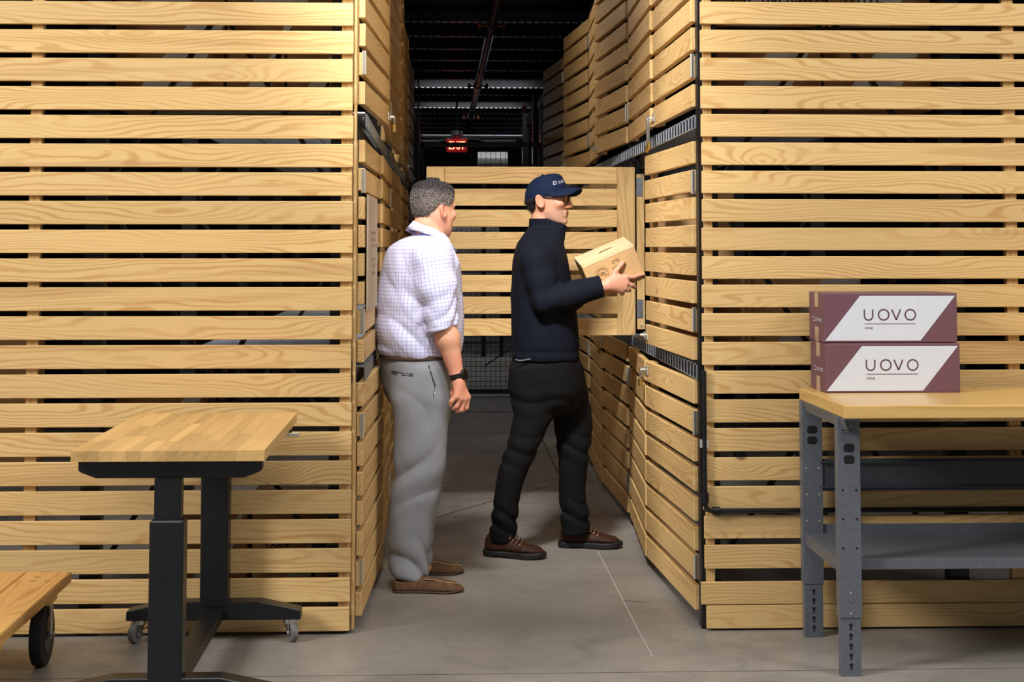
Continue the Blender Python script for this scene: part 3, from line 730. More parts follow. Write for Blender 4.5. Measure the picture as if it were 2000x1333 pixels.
# ------------------------------------------------------------------ workbench at the right
bz, by0, by1 = 0.938, -0.795, -0.07
bx0 = at(1649, 793, by0)[0]; bx1 = bx0 + 1.83
t = thing('workbench', 'grey steel workbench with thick maple top and lower shelf in front of the right slats', 'workbench', (bx0, by0, 0))
o = Vector((bx0, by0, 0))
MB().box(((bx1 - bx0) / 2, (by1 - by0) / 2, bz - 0.0225), (bx1 - bx0, by1 - by0, 0.045)).build('top', 'bench_top', t, bevel=0.003)
BL = by1 - by0; BW = bx1 - bx0
for sx in (0, 1):
    X = lambda v: v if sx == 0 else BW - v
    # end channel under the top
    MB().box((X(0.03), BL / 2, bz - 0.047), (0.06, BL - 0.01, 0.004)).add([(X(0.0), 0.005, bz - 0.047), (X(0.0), BL - 0.005, bz - 0.047), (X(0.012), BL - 0.005, bz - 0.085), (X(0.012), 0.005, bz - 0.085)], [(0, 1, 2, 3)]).build('end_channel', 'bench_steel', t)
    for yy, nm in ((0.095, 'front'), (BL - 0.052, 'back')):
        lg = link('leg', None, t, (X(0.037), yy, 0)); lg.empty_display_size = 0.05
        zz = bz - 0.049; zl = 0.20
        m = MB().box((0, 0, (zz + zl) / 2), (0.078, 0.003, zz - zl)).box((-0.0375, 0.024, (zz + zl) / 2), (0.003, 0.048, zz - zl)).box((0.0375, 0.024, (zz + zl) / 2), (0.003, 0.048, zz - zl))
        m.build('leg_channel', 'bench_steel', lg, bevel=0.0008)
        m = MB().box((0, 0.004, 0.26 / 2), (0.070, 0.003, 0.26)).box((-0.034, 0.022, 0.13), (0.003, 0.036, 0.26)).box((0.034, 0.022, 0.13), (0.003, 0.036, 0.26)).box((0, 0.02, 0.002), (0.066, 0.034, 0.003))
        m.build('leg_foot', 'bench_steel', lg, bevel=0.0008)
        yf = -0.0018
        for j in range(5):
            zk = 0.175 - j * 0.034
            MB().cyl((0, 0.0023, zk), (0, 0.002, zk), 0.0065, n=12).box((0, 0.0021, zk - 0.010), (0.006, 0.0004, 0.013)).build('keyhole', 'hole', lg)
        if yy < 0.2 or True:
            for zo in (bz - 0.155, bz - 0.195):
                pl = [(-0.012, -0.015), (0.012, -0.015), (0.019, -0.008), (0.019, 0.008), (0.012, 0.015), (-0.012, 0.015), (-0.019, 0.008), (-0.019, -0.008)]
                MB().prism(pl, ((0, yf, zo), (1, 0, 0), (0, 0, 1)), 0.0003).build('outlet_hole', 'hole', lg)
        for zo in (bz - 0.30, bz - 0.40, bz - 0.50):
            for xo in (-0.024, 0.024):
                MB().cyl((xo, yf, zo), (xo, yf - 0.0015 * (1 if nm == 'back' else 0.2), zo), 0.0042, n=10).build('screw' if nm == 'back' else 'bolt_hole', 'zinc' if nm == 'back' else 'hole', lg)
        if nm == 'front' and sx == 0:
            MB().box((-0.008, yf - 0.0002, bz - 0.098), (0.030, 0.0006, 0.010)).build('maker_plate', 'hole', lg)
            lettering('ULINE', 0.009, (-0.021, yf - 0.0008, bz - 0.1012), (1, 0, 0), (0, 0, 1), lg, 'label_paper')
            MB().cyl((0, yf, 0.262), (0, yf - 0.002, 0.262), 0.009, n=14).build('rivet', 'bench_steel', lg)
            for zo in (0.285, 0.215):
                MB().cyl((0, yf, zo), (0, yf - 0.002, zo), 0.004, n=10).build('screw', 'zinc', lg)
# back stringer and shelf
zs0, zs1 = at(1700, 960, by1 - 0.06)[2], at(1700, 897, by1 - 0.06)[2]
MB().box((BW / 2, BL - 0.045, (zs0 + zs1) / 2), (BW - 0.13, 0.004, zs1 - zs0)).box((BW / 2, BL - 0.055, zs1 - 0.012), (BW - 0.13, 0.02, 0.004)).box((BW / 2, BL - 0.055, zs0 + 0.016), (BW - 0.13, 0.02, 0.004)).build('back_stringer', 'bench_dark', t)
sh = at(1800, 1093, by0 + 0.14)[2]
m = MB().box((BW / 2, BL / 2 + 0.055, sh - 0.002), (BW - 0.02, BL - 0.19, 0.004))
m.box((BW / 2, 0.15, sh - 0.018), (BW - 0.02, 0.004, 0.036)).box((BW / 2, BL - 0.042, sh + 0.016), (BW - 0.02, 0.004, 0.036))
m.box((0.008, BL / 2 + 0.055, sh - 0.02), (0.004, BL - 0.19, 0.044)).box((BW - 0.008, BL / 2 + 0.055, sh - 0.02), (0.004, BL - 0.19, 0.044))
m.build('lower_shelf', 'bench_steel', t, bevel=0.0008)

# ------------------------------------------------------------------ two plum cartons on the workbench
def uovo_carton(label, px0, px1, z, h, Y, depth, rz=0.0):
    a = at(px0, 700, Y)[0]; b = at(px1, 700, Y)[0]; w = b - a
    t = thing('wine_carton', label, 'box', ((a + b) / 2, Y + depth / 2, z), (0, 0, rz), group='plum wine cartons on the workbench')
    MB().box((0, 0, h / 2), (w, depth, h)).build('carton', 'plum_card', t, bevel=0.004, seg=2)
    fy = -depth / 2 - 0.0007
    fr = lambda poly, mat, nm, y=fy: MB().add([(p[0], y, p[1]) for p in poly], [tuple(range(len(poly)))]).build(nm, mat, t)
    x = lambda u: -w / 2 + u * w
    fr([(x(0.008), 0.008), (x(0.722), 0.008), (x(0.986), h - 0.010), (x(0.272), h - 0.010)], 'white_print', 'printed_panel')
    ch = 0.215 * h; zb = 0.455 * h; sw = 0.0052
    m = MB(); F = ((0, fy - 0.0006, 0), (1, 0, 0), (0, 0, 1))
    ux = x(0.303); uw = 0.062 * w
    ribbon(m, [(ux, zb + ch)] + [(ux, zb + uw / 2)] + arc(ux + uw / 2, zb + uw / 2, uw / 2, 180, 360, 14) + [(ux + uw, zb + ch)], sw, F)
    r = ch / 2 * 0.98
    ribbon(m, arc(x(0.447), zb + ch / 2, r, 0, 360, 32)[:-1], sw, F, closed=True)
    ribbon(m, [(x(0.508), zb + ch), (x(0.541), zb + 0.001)], sw, F); ribbon(m, [(x(0.541), zb + 0.001), (x(0.574), zb + ch)], sw, F)
    ribbon(m, arc(x(0.647), zb + ch / 2, r, 0, 360, 32)[:-1], sw, F, closed=True)
    ribbon(m, [(x(0.303), zb - 0.014), (x(0.685), zb - 0.014)], 0.0024, F)
    m.build('lettering', 'plum_ink', t)
    lettering('WINE', 0.0125, (x(0.303), fy - 0.0007, zb - 0.034), (1, 0, 0), (0, 0, 1), t, 'plum_ink')
    # left end: tape and small mark
    sx = -w / 2 - 0.0007
    yv = lambda u: depth / 2 - u * depth
    for z0, z1 in ((0.0, 0.30 * h), (0.70 * h, h)):
        MB().add([(sx, yv(0.40), z0), (sx, yv(0.66), z0), (sx, yv(0.66), z1), (sx, yv(0.40), z1)], [(0, 1, 2, 3)]).build('tape', 'tape', t)
    MB().add([(-w / 2 - 0.0, yv(0.40), h + 0.0007), (-w / 2, yv(0.66), h + 0.0007), (w / 2, yv(0.66), h + 0.0007), (w / 2, yv(0.40), h + 0.0007)], [(0, 1, 2, 3)]).build('tape', 'tape', t)
    m = MB(); F2 = ((sx - 0.0006, yv(0.28), 0.405 * h), (0, -1, 0), (0, 0, 1))
    ribbon(m, [(0, 0), (0.026, 0), (0.026, 0.016), (0, 0.016)], 0.003, F2, closed=True)
    m.build('small_mark', 'white_print', t)
    lettering('UOVO WINE', 0.020, (sx - 0.0006, yv(0.28) - 0.034, 0.41 * h), (0, -1, 0), (0, 0, 1), t, 'white_print', sx=0.95)
YB = None
def depth_at(px, py, z):
    r = _fw + _rt * (px - 1000) / F_PX - _up * (py - SHIFT_PX - 666.5) / F_PX
    return (_C + r * (z - _C[2]) / r[2])[1]
YB = depth_at(1700, 768, bz)
hb = at(1700, 670, YB)[2] - bz
uovo_carton('plum and white wine carton lying directly on the workbench top, lower of two', 1612, 1875, bz, hb - 0.002, YB, 0.25)
uovo_carton('plum and white wine carton stacked on top of the other one', 1610, 1871, bz + hb, hb - 0.001, YB + 0.004, 0.25)
# ------------------------------------------------------------------ sculpting: signed distance fields -> one smooth skin
def smin(a, b, k):
    if k <= 0: return np.minimum(a, b)
    h = np.maximum(k - np.abs(a - b), 0) / k
    return np.minimum(a, b) - h * h * k * 0.25
def smax(a, b, k):
    return -smin(-a, -b, k)
class Field:
    def __init__(s, lo, hi, h):
        s.lo = np.array(lo, float); s.h = h
        s.n = np.maximum(np.ceil((np.array(hi, float) - s.lo) / h).astype(int) + 1, 4)
        s.F = np.full(s.n, 1.0, np.float32)
    def sub(s, lo, hi):
        a = np.clip(np.floor((np.array(lo) - s.lo) / s.h).astype(int), 0, s.n - 1); b = np.clip(np.ceil((np.array(hi) - s.lo) / s.h).astype(int) + 1, 1, s.n)
        sl = tuple(slice(a[i], b[i]) for i in range(3))
        ax = [(s.lo[i] + s.h * np.arange(a[i], b[i])).astype(np.float32) for i in range(3)]
        return sl, ax[0][:, None, None], ax[1][None, :, None], ax[2][None, None, :]
    def op(s, fn, lo, hi, k=0.0, mode='u'):
        sl, X, Y, Z = s.sub(lo, hi)
        d = fn(X, Y, Z); A = s.F[sl]
        if mode == 'u': s.F[sl] = smin(A, d, k)
        elif mode == 'c': s.F[sl] = smax(A, -d, k)
        elif mode == 'i': s.F[sl] = smax(A, d, k)
        elif mode == 'd': s.F[sl] = A + d
    def cone(s, a, b, r0, r1, k=0.02, mode='u', sq=None):
        a = np.array(a, float); b = np.array(b, float); m = max(r0, r1) + 0.035
        def fn(X, Y, Z):
            ba = b - a; L2 = ba @ ba + 1e-12
            px, py, pz = X - a[0], Y - a[1], Z - a[2]
            t = np.clip((px * ba[0] + py * ba[1] + pz * ba[2]) / L2, 0, 1)
            return np.sqrt((px - t * ba[0]) ** 2 + (py - t * ba[1]) ** 2 + (pz - t * ba[2]) ** 2) - (r0 + (r1 - r0) * t)
        s.op(fn, np.minimum(a, b) - m, np.maximum(a, b) + m, k, mode)
    def chain(s, pts, rs, k=0.012, mode='u'):
        for i in range(len(pts) - 1): s.cone(pts[i], pts[i + 1], rs[i], rs[i + 1], k, mode)
    def sleeve(s, pts, rs, c, n, k=0.03):
        """chain of cones cut off flat beyond the plane (c, n), then blended in"""
        pts = [np.array(p, float) for p in pts]; m = max(rs) + 0.04
        def fn(X, Y, Z):
            d = None
            for a, b, r0, r1 in zip(pts, pts[1:], rs, rs[1:]):
                ba = b - a; L2 = ba @ ba + 1e-12
                px, py, pz = X - a[0], Y - a[1], Z - a[2]
                t = np.clip((px * ba[0] + py * ba[1] + pz * ba[2]) / L2, 0, 1)
                e = np.sqrt((px - t * ba[0]) ** 2 + (py - t * ba[1]) ** 2 + (pz - t * ba[2]) ** 2) - (r0 + (r1 - r0) * t)
                d = e if d is None else smin(d, e, 0.02)
            return smax(d, (X - c[0]) * n[0] + (Y - c[1]) * n[1] + (Z - c[2]) * n[2], 0.005).astype(np.float32)
        s.op(fn, np.min(pts, 0) - m, np.max(pts, 0) + m, k)
    def hit(s, px, py, t0=6.0, t1=9.5):
        """first point of the surface along the line of sight of a pixel"""
        r = _fw + _rt * (px - 1000) / F_PX - _up * (py - SHIFT_PX - 666.5) / F_PX
        ts = np.arange(t0, t1, 0.002); P = _C + ts[:, None] * r
        i = np.round((P - s.lo) / s.h).astype(int); ok = ((i >= 0) & (i < s.n)).all(1)
        v = np.where(ok, s.F[tuple(np.clip(i, 0, s.n - 1).T)], 1.0)
        k = np.argmax(v < 0)
        return P[k] if v[k] < 0 else None
    def ell(s, c, r, k=0.02, mode='u', rot=None):
        c = np.array(c, float); r = np.array(r, float); m = r.max() + 0.03
        def fn(X, Y, Z):
            p = (X - c[0], Y - c[1], Z - c[2])
            if rot is not None:
                p = tuple(p[0] * rot[0][i] + p[1] * rot[1][i] + p[2] * rot[2][i] for i in range(3))
            k0 = np.sqrt((p[0] / r[0]) ** 2 + (p[1] / r[1]) ** 2 + (p[2] / r[2]) ** 2)
            k1 = np.sqrt((p[0] / r[0] ** 2) ** 2 + (p[1] / r[1] ** 2) ** 2 + (p[2] / r[2] ** 2) ** 2) + 1e-9
            return k0 * (k0 - 1.0) / k1
        s.op(fn, c - m, c + m, k, mode)
    def loft(s, st, ang=0.0, k=0.02, mode='u', e=2.2, grow=0.0, capr=0.006):
        """st rows: (z, cx, cy, half forward, half lateral); ang: heading of 'forward'"""
        st = np.array(sorted(st, key=lambda r: r[0]), float)
        zs = st[:, 0]; zz = np.linspace(zs[0], zs[-1], 160)
        cols = [pchip(zs, st[:, i], zz) for i in range(1, 5)]
        ca, sa = math.cos(ang), math.sin(ang)
        rm = st[:, 3:5].max() + 0.05 + grow
        lo = (st[:, 1].min() - rm, st[:, 2].min() - rm, zs[0] - 0.03); hi = (st[:, 1].max() + rm, st[:, 2].max() + rm, zs[-1] + 0.03)
        def fn(X, Y, Z):
            zf = Z.ravel()
            cx, cy, rf, rl = [np.interp(zf, zz, c)[None, None, :].astype(np.float32) for c in cols]
            rf = rf + grow; rl = rl + grow
            dx, dy = X - cx, Y - cy
            u = dx * ca + dy * sa; v = -dx * sa + dy * ca
            q = (np.abs(u / rf) ** e + np.abs(v / rl) ** e) ** (1 / e)
            g = np.sqrt((u / rf ** 2) ** 2 + (v / rl ** 2) ** 2) + 1e-6
            d = np.where(q > 0.5, q * (q - 1) / np.maximum(g, 1e-3), (q - 1) * np.minimum(rf, rl))
            return smax(d, np.maximum(zs[0] - Z, Z - zs[-1]), capr)
        s.op(fn, lo, hi, k, mode)
    def mesh(s):
        return surface_nets(s.F, s.lo, s.h)
def pchip(x, y, xi):
    h = np.diff(x); d = np.diff(y) / h; n = len(x); m = np.zeros(n)
    if n == 2: return np.interp(xi, x, y)
    for i in range(1, n - 1):
        if d[i - 1] * d[i] > 0:
            w1 = 2 * h[i] + h[i - 1]; w2 = h[i] + 2 * h[i - 1]
            m[i] = (w1 + w2) / (w1 / d[i - 1] + w2 / d[i])
    m[0], m[-1] = d[0], d[-1]
    j = np.clip(np.searchsorted(x, xi) - 1, 0, n - 2); t = (xi - x[j]) / h[j]
    return (2 * t ** 3 - 3 * t ** 2 + 1) * y[j] + (t ** 3 - 2 * t ** 2 + t) * h[j] * m[j] + (-2 * t ** 3 + 3 * t ** 2) * y[j + 1] + (t ** 3 - t ** 2) * h[j] * m[j + 1]
def surface_nets(F, lo, h):
    n = F.shape; ins = F < 0
    cnt = np.zeros((n[0] - 1, n[1] - 1, n[2] - 1), np.uint8)
    for i in (0, 1):
        for j in (0, 1):
            for k in (0, 1):
                cnt += ins[i:n[0] - 1 + i, j:n[1] - 1 + j, k:n[2] - 1 + k]
    act = np.argwhere((cnt > 0) & (cnt < 8))
    idx = np.full(cnt.shape, -1, np.int32); idx[tuple(act.T)] = np.arange(len(act))
    acc = np.zeros((len(act), 3)); num = np.zeros(len(act))
    cor = [(i, j, k) for i in (0, 1) for j in (0, 1) for k in (0, 1)]
    val = {c: F[act[:, 0] + c[0], act[:, 1] + c[1], act[:, 2] + c[2]].astype(float) for c in cor}
    for a in cor:
        for ax in range(3):
            if a[ax] == 0:
                b = list(a); b[ax] = 1; b = tuple(b)
                va, vb = val[a], val[b]; m = (va < 0) != (vb < 0)
                t = va[m] / (va[m] - vb[m])
                p = np.tile(np.array(a, float), (m.sum(), 1)); p[:, ax] = t
                acc[m] += p; num[m] += 1
    V = lo + (act + acc / num[:, None]) * h
    Q = []
    for ax in range(3):
        a = [slice(None)] * 3; b = [slice(None)] * 3
        a[ax] = slice(0, n[ax] - 1); b[ax] = slice(1, n[ax])
        A, B = ins[tuple(a)], ins[tuple(b)]
        e = np.argwhere(A != B)
        u, v = (ax + 1) % 3, (ax + 2) % 3
        e = e[(e[:, u] > 0) & (e[:, v] > 0) & (e[:, u] < n[u] - 1) & (e[:, v] < n[v] - 1)]
        flip = ~A[tuple(e.T)]
        def cell(du, dv):
            c = e.copy(); c[:, u] -= du; c[:, v] -= dv
            return idx[tuple(c.T)]
        q = np.stack([cell(0, 0), cell(1, 0), cell(1, 1), cell(0, 1)], 1)
        q[flip] = q[flip][:, ::-1]
        Q.append(q)
    Q = np.concatenate(Q); Q = Q[(Q >= 0).all(1)]
    return V, Q
def relax(V, Q, it=2, lam=0.5):
    e = np.concatenate([Q[:, [0, 1]], Q[:, [1, 2]], Q[:, [2, 3]], Q[:, [3, 0]]])
    e = np.concatenate([e, e[:, ::-1]])
    deg = np.bincount(e[:, 0], minlength=len(V))[:, None].clip(1)
    for _ in range(it):
        s = np.stack([np.bincount(e[:, 0], V[e[:, 1], i], minlength=len(V)) for i in range(3)], 1) / deg
        V = V + lam * (s - V)
    return V
def np_mesh(name, V, Q, mat, smooth=True, attrs=None):
    me = bpy.data.meshes.new(name)
    me.vertices.add(len(V)); me.vertices.foreach_set('co', np.ascontiguousarray(V, np.float32).ravel())
    me.loops.add(Q.size); me.loops.foreach_set('vertex_index', np.ascontiguousarray(Q[:, ::-1], np.int32).ravel())
    me.polygons.add(len(Q)); me.polygons.foreach_set('loop_start', np.arange(0, Q.size, 4, dtype=np.int32))
    me.polygons.foreach_set('use_smooth', np.ones(len(Q), bool))
    me.update(calc_edges=True)
    for k, (typ, arr) in (attrs or {}).items():
        a = me.attributes.new(k, typ, 'POINT')
        if typ == 'FLOAT_COLOR': a.data.foreach_set('color', np.ascontiguousarray(arr, np.float32).ravel())
        else: a.data.foreach_set('vector', np.ascontiguousarray(arr, np.float32).ravel())
    me.materials.append(M[mat])
    return me
def rid(x):
    """soft valleys, sharp crests"""
    return np.abs(np.sin(x)) * 2 - 1.2
def sstep(x, a, b):
    t = np.clip((x - a) / (b - a), 0, 1); return t * t * (3 - 2 * t)
def wob(V, f, seed):
    """cheap smooth pseudo-noise in -1..1"""
    r = np.random.RandomState(seed); s = 0
    X, Y, Z = V
    for i in range(5):
        k = r.normal(size=3); k = k / np.linalg.norm(k) * f * (0.7 + 0.5 * i / 2); p = r.uniform(0, 6.28)
        s = s + np.sin(k[0] * X + k[1] * Y + k[2] * Z + p + 1.2 * np.sin(0.6 * (k[1] * X - k[0] * Z + k[2] * Y)))
    return s / 3.2

# ------------------------------------------------------------------ cloth and skin materials
def attr_col(t, name):
    a = t.n('ShaderNodeAttribute'); a.attribute_name = name; return a
def skin_mat(name):
    t = NT(name); a = attr_col(t, 'tint'); v = t.coords(False)
    n = t.noise(v, 90, 3.0)
    c = t.mix(t.smooth(n, 0.3, 0.7, 0.0, 0.12), a.outputs['Color'], srgb(190, 110, 88))
    t.bump(t.noise(v, 300, 3.0), 0.06, 0.002)
    t.b.inputs['Subsurface Weight'].default_value = 0.08
    t.b.inputs['Subsurface Radius'].default_value = (0.01, 0.004, 0.002)
    M[name] = t.done(c, 0.48, 0, 0.35)
skin_mat('skin')
def hair_mat(name):
    t = NT(name); a = attr_col(t, 'tint'); v = t.coords(False)
    n = t.noise(t.vscale(v, (1, 1, 0.45)), 260, 4.0, 0.7)
    c = t.mix(t.smooth(n, 0.25, 0.6, 0.35, 1.0), srgb(30, 27, 27), a.outputs['Color'])
    t.bump(n, 0.7, 0.006)
    M[name] = t.done(c, 0.6)
hair_mat('hair')
def check_mat():
    t = NT('check_shirt'); a = attr_col(t, 'weave')
    sp_ = t.n('ShaderNodeSeparateXYZ'); t.l(a.outputs['Vector'], sp_.inputs[0])
    def lines(s, pitch, w):
        f = t.math('ABSOLUTE', t.math('SUBTRACT', t.math('FRACT', t.math('DIVIDE', s, pitch)), 0.5))
        return t.smooth(f, 0.5 - w - 0.05, 0.5 - w + 0.03)
    base = srgb(214, 215, 243)
    lu = lines(sp_.outputs[0], 0.0165, 0.055); lv = lines(sp_.outputs[1], 0.0165, 0.055)
    c = t.mix(t.math('MULTIPLY', lu, 0.55), base, srgb(96, 98, 170))
    c = t.mix(t.math('MULTIPLY', lv, 0.55), c, srgb(96, 98, 170))
    v = t.coords(False); t.bump(t.noise(v, 700, 2.0), 0.08, 0.001)
    M['check_shirt'] = t.done(c, 0.75, 0, 0.2)
check_mat()
def cloth(name, rgb, rgb2, scale, rough=0.85, sheen=0.0, bump=0.25):
    t = NT(name); v = t.coords(False)
    n = t.noise(t.vscale(v, (1, 1, 0.5)), scale, 4.0, 0.7); n2 = t.noise(v, 9, 3.0)
    c = t.mix(t.smooth(n, 0.3, 0.7), srgb(*rgb), srgb(*rgb2))
    c = t.mix(t.smooth(n2, 0.4, 0.7, 0, 0.25), c, srgb(*rgb2))
    t.bump(n, bump, 0.002)
    if sheen: t.b.inputs['Sheen Weight'].default_value = sheen
    M[name] = t.done(c, rough, 0, 0.2)
cloth('grey_wool', (120, 122, 127), (142, 144, 149), 500, bump=0.15)
cloth('navy_fleece', (6, 10, 21), (9, 15, 30), 240, sheen=0.0)
cloth('black_denim', (8, 8, 10), (13, 13, 15), 420)
cloth('navy_cap', (11, 22, 46), (16, 30, 58), 500)
cloth('boot_leather', (66, 38, 22), (46, 27, 17), 60, 0.6)
plain('eyelet', (128, 84, 56), 0.5, 0.3)
cloth('suede', (112, 84, 62), (88, 64, 46), 60, 0.8)
plain('sole_black', (18, 17, 17), 0.6)
plain('sole_brown', (78, 56, 42), 0.7)
plain('lace', (96, 60, 34), 0.7)
plain('stitch', (170, 140, 100), 0.7)

# ------------------------------------------------------------------ heads (local: +x face, +z up, origin between the ears)
def frame_rot(heading, pitch=0.0, roll=0.0):
    """columns: forward, left, up"""
    m = Matrix.Rotation(heading, 3, 'Z') @ Matrix.Rotation(-pitch, 3, 'Y') @ Matrix.Rotation(roll, 3, 'X')
    return np.array(m)
HEAD = [(0.127, -0.03, 0.012, 0.016), (0.119, -0.062, 0.044, 0.046), (0.102, -0.084, 0.068, 0.061), (0.076, -0.097, 0.083, 0.070), (0.045, -0.102, 0.0895, 0.0745),
        (0.015, -0.100, 0.088, 0.0745), (-0.015, -0.092, 0.086, 0.071), (-0.040, -0.076, 0.0865, 0.0665), (-0.062, -0.052, 0.0865, 0.061), (-0.085, -0.022, 0.084, 0.053), (-0.103, 0.012, 0.082, 0.040), (-0.113, 0.042, 0.074, 0.020)]
def head_field(f, c, Rm, s, jaw=1.0, fat=0.0, low=1.0):
    """adds a head to field f"""
    c = np.array(c); m = 0.17 * s
    st = np.array(HEAD)[::-1].copy()
    if low < 1:
        up_ = st[:, 0] > 0.03; st[up_, 0] = 0.03 + (st[up_, 0] - 0.03) * low; st[up_, 1:] *= np.interp(st[up_, 0], [0.03, 0.06], [1.0, 0.93])[:, None]
    zz = np.linspace(st[0, 0], st[-1, 0], 120)
    xb, xf, hw = [pchip(st[:, 0], st[:, i], zz) for i in (1, 2, 3)]
    def loc(X, Y, Z):
        p = (X - c[0], Y - c[1], Z - c[2])
        return tuple((p[0] * Rm[0][i] + p[1] * Rm[1][i] + p[2] * Rm[2][i]) / s for i in range(3))
    def fn(X, Y, Z):
        x, y, z = loc(X, Y, Z)
        b, fr, w = np.interp(z, zz, xb), np.interp(z, zz, xf), np.interp(z, zz, hw)
        w = w + fat * sstep(-z, -0.01, 0.05)
        cx = (b + fr) / 2; rf = (fr - b) / 2
        u, v = (x - cx) / rf, y / w
        e = 2.25
        q = (np.abs(u) ** e + np.abs(v) ** e) ** (1 / e)
        g = np.sqrt((u / rf) ** 2 + (v / w) ** 2) + 1e-6
        d = np.where(q > 0.4, q * (q - 1) / np.maximum(g, 4), (q - 1) * np.minimum(rf, w))
        d = smax(d, np.maximum(-0.113 - z, z - st[-1, 0]), 0.012)
        def E(cc, r):
            p = ((x - cc[0]) / r[0], (y - cc[1]) / r[1], (z - cc[2]) / r[2])
            k0 = np.sqrt(p[0] ** 2 + p[1] ** 2 + p[2] ** 2); k1 = np.sqrt((p[0] / r[0]) ** 2 + (p[1] / r[1]) ** 2 + (p[2] / r[2]) ** 2) + 1e-9
            return k0 * (k0 - 1) / k1
        def C(a, b2, r0, r1):
            a = np.array(a); b2 = np.array(b2); ba = b2 - a; t = np.clip(((x - a[0]) * ba[0] + (y - a[1]) * ba[1] + (z - a[2]) * ba[2]) / (ba @ ba), 0, 1)
            return np.sqrt((x - a[0] - t * ba[0]) ** 2 + (y - a[1] - t * ba[1]) ** 2 + (z - a[2] - t * ba[2]) ** 2) - (r0 + (r1 - r0) * t)
        for sg in (-1, 1):
            d = smax(d, -E((0.096, sg * 0.033, 0.008), (0.022, 0.021, 0.013)), 0.014)          # eye socket
            d = smin(d, C((0.080, sg * 0.012, 0.028), (0.070, sg * 0.052, 0.026), 0.010, 0.008), 0.014)  # brow
            d = smin(d, E((0.066, sg * 0.046, -0.018), (0.022, 0.018, 0.017)), 0.02)            # cheekbone
            d = smin(d, E((0.0735, sg * 0.032, 0.007), (0.0125, 0.015, 0.0125)), 0.004)         # eye
            d = smin(d, C((0.083, sg * 0.018, 0.014), (0.077, sg * 0.046, 0.013), 0.0045, 0.004), 0.004)  # upper lid
        d = smin(d, C((0.086, 0, 0.016), (0.108, 0, -0.026), 0.007, 0.0115), 0.012)            # nose
        for sg in (-1, 1):
            d = smin(d, E((0.096, sg * 0.0125, -0.031), (0.012, 0.0085, 0.0095)), 0.007)
        d = smin(d, C((0.086, -0.018, -0.057), (0.086, 0.018, -0.057), 0.0075, 0.0075), 0.008)  # lips
        d = smin(d, C((0.083, -0.016, -0.071), (0.083, 0.016, -0.071), 0.0085, 0.0085), 0.006)
        d = smax(d, -C((0.098, -0.024, -0.0637), (0.098, 0.024, -0.0637), 0.0035, 0.0035), 0.004)
        d = smin(d, E((0.070, 0, -0.099), (0.022 * jaw, 0.024, 0.017)), 0.012)                  # chin
        for sg in (-1, 1):                                                                      # ears
            xe = x + 0.016; ye = sg * y - 0.0725 + 0.25 * (xe - 0.0); ze = z + 0.006 + 0.0
            xr = xe + 0.22 * ze
            o_ = np.sqrt((xr / 0.0205) ** 2 + (ze / 0.032) ** 2)
            dd = smax((o_ - 1) * 0.0205, np.abs(ye - 0.010) - 0.0085, 0.006)
            dd = smax(dd, -smax((np.sqrt(((xr - 0.002) / 0.0115) ** 2 + ((ze - 0.003) / 0.021) ** 2) - 1) * 0.0115, 0.013 - ye, 0.003), 0.004)
            d = smin(d, dd, 0.006)
        return (d * s).astype(np.float32)
    f.op(fn, c - m, c + m, 0.012)
    return loc
def local_pts(V, c, Rm, s):
    return ((V - np.array(c)) @ Rm) / s
def normals(V, Q):
    a, b, c, d = (V[Q[:, i]] for i in range(4))
    n = np.cross(c - a, d - b); N = np.zeros_like(V)
    for i in range(4): np.add.at(N, Q[:, i], n)
    return -N / (np.linalg.norm(N, axis=1, keepdims=True) + 1e-12)
def strands(V, Q, T, Rm, count, length, upright, seed=1, dark=0.5):
    """short tapering hairs on a scalp mesh; returns merged V, Q, tint"""
    r = np.random.RandomState(seed); N = normals(V, Q)
    i = r.randint(0, len(V), count); P = V[i]; n = N[i]; t = T[i]
    flow = -0.75 * Rm[:, 2] - 0.65 * Rm[:, 0]
    flow = flow - n * (n @ flow)[:, None] + r.normal(size=(count, 3)) * 0.35
    up = upright(i)[:, None]
    d = n * (0.25 + 0.75 * up) + flow * (1.0 - 0.65 * up); d /= np.linalg.norm(d, axis=1, keepdims=True)
    L = length(i)[:, None] * r.uniform(0.6, 1.25, (count, 1))
    side = np.cross(d, r.normal(size=(count, 3))); side /= np.linalg.norm(side, axis=1, keepdims=True)
    bend = d * 0.55 - n * 0.25 + flow * 0.25; w = 0.0011
    A = P - n * 0.002; B = A + d * L * 0.55; C = B + bend * L * 0.5
    vs = np.stack([A - side * w, A + side * w, B - side * w * 0.9, B + side * w * 0.9, C - side * w * 0.3, C + side * w * 0.3], 1).reshape(-1, 3)
    k = np.arange(count)[:, None] * 6 + len(V)
    q = np.concatenate([k + np.array([[0, 1, 3, 2]]), k + np.array([[2, 3, 5, 4]])])
    f_ = np.where(r.uniform(size=(count, 1)) < dark, r.uniform(0.25, 0.7, (count, 1)), r.uniform(0.9, 1.5, (count, 1)))
    tt = np.repeat(np.clip(t * f_, 0, 0.8), 6, 0); tt[:, 3] = 1
    return np.concatenate([V, vs]), np.concatenate([Q, q]), np.concatenate([T, tt])
def mixc(col_, mask, rgb):
    c = np.array(srgb(*rgb))
    return col_ * (1 - mask[:, None]) + c * mask[:, None]
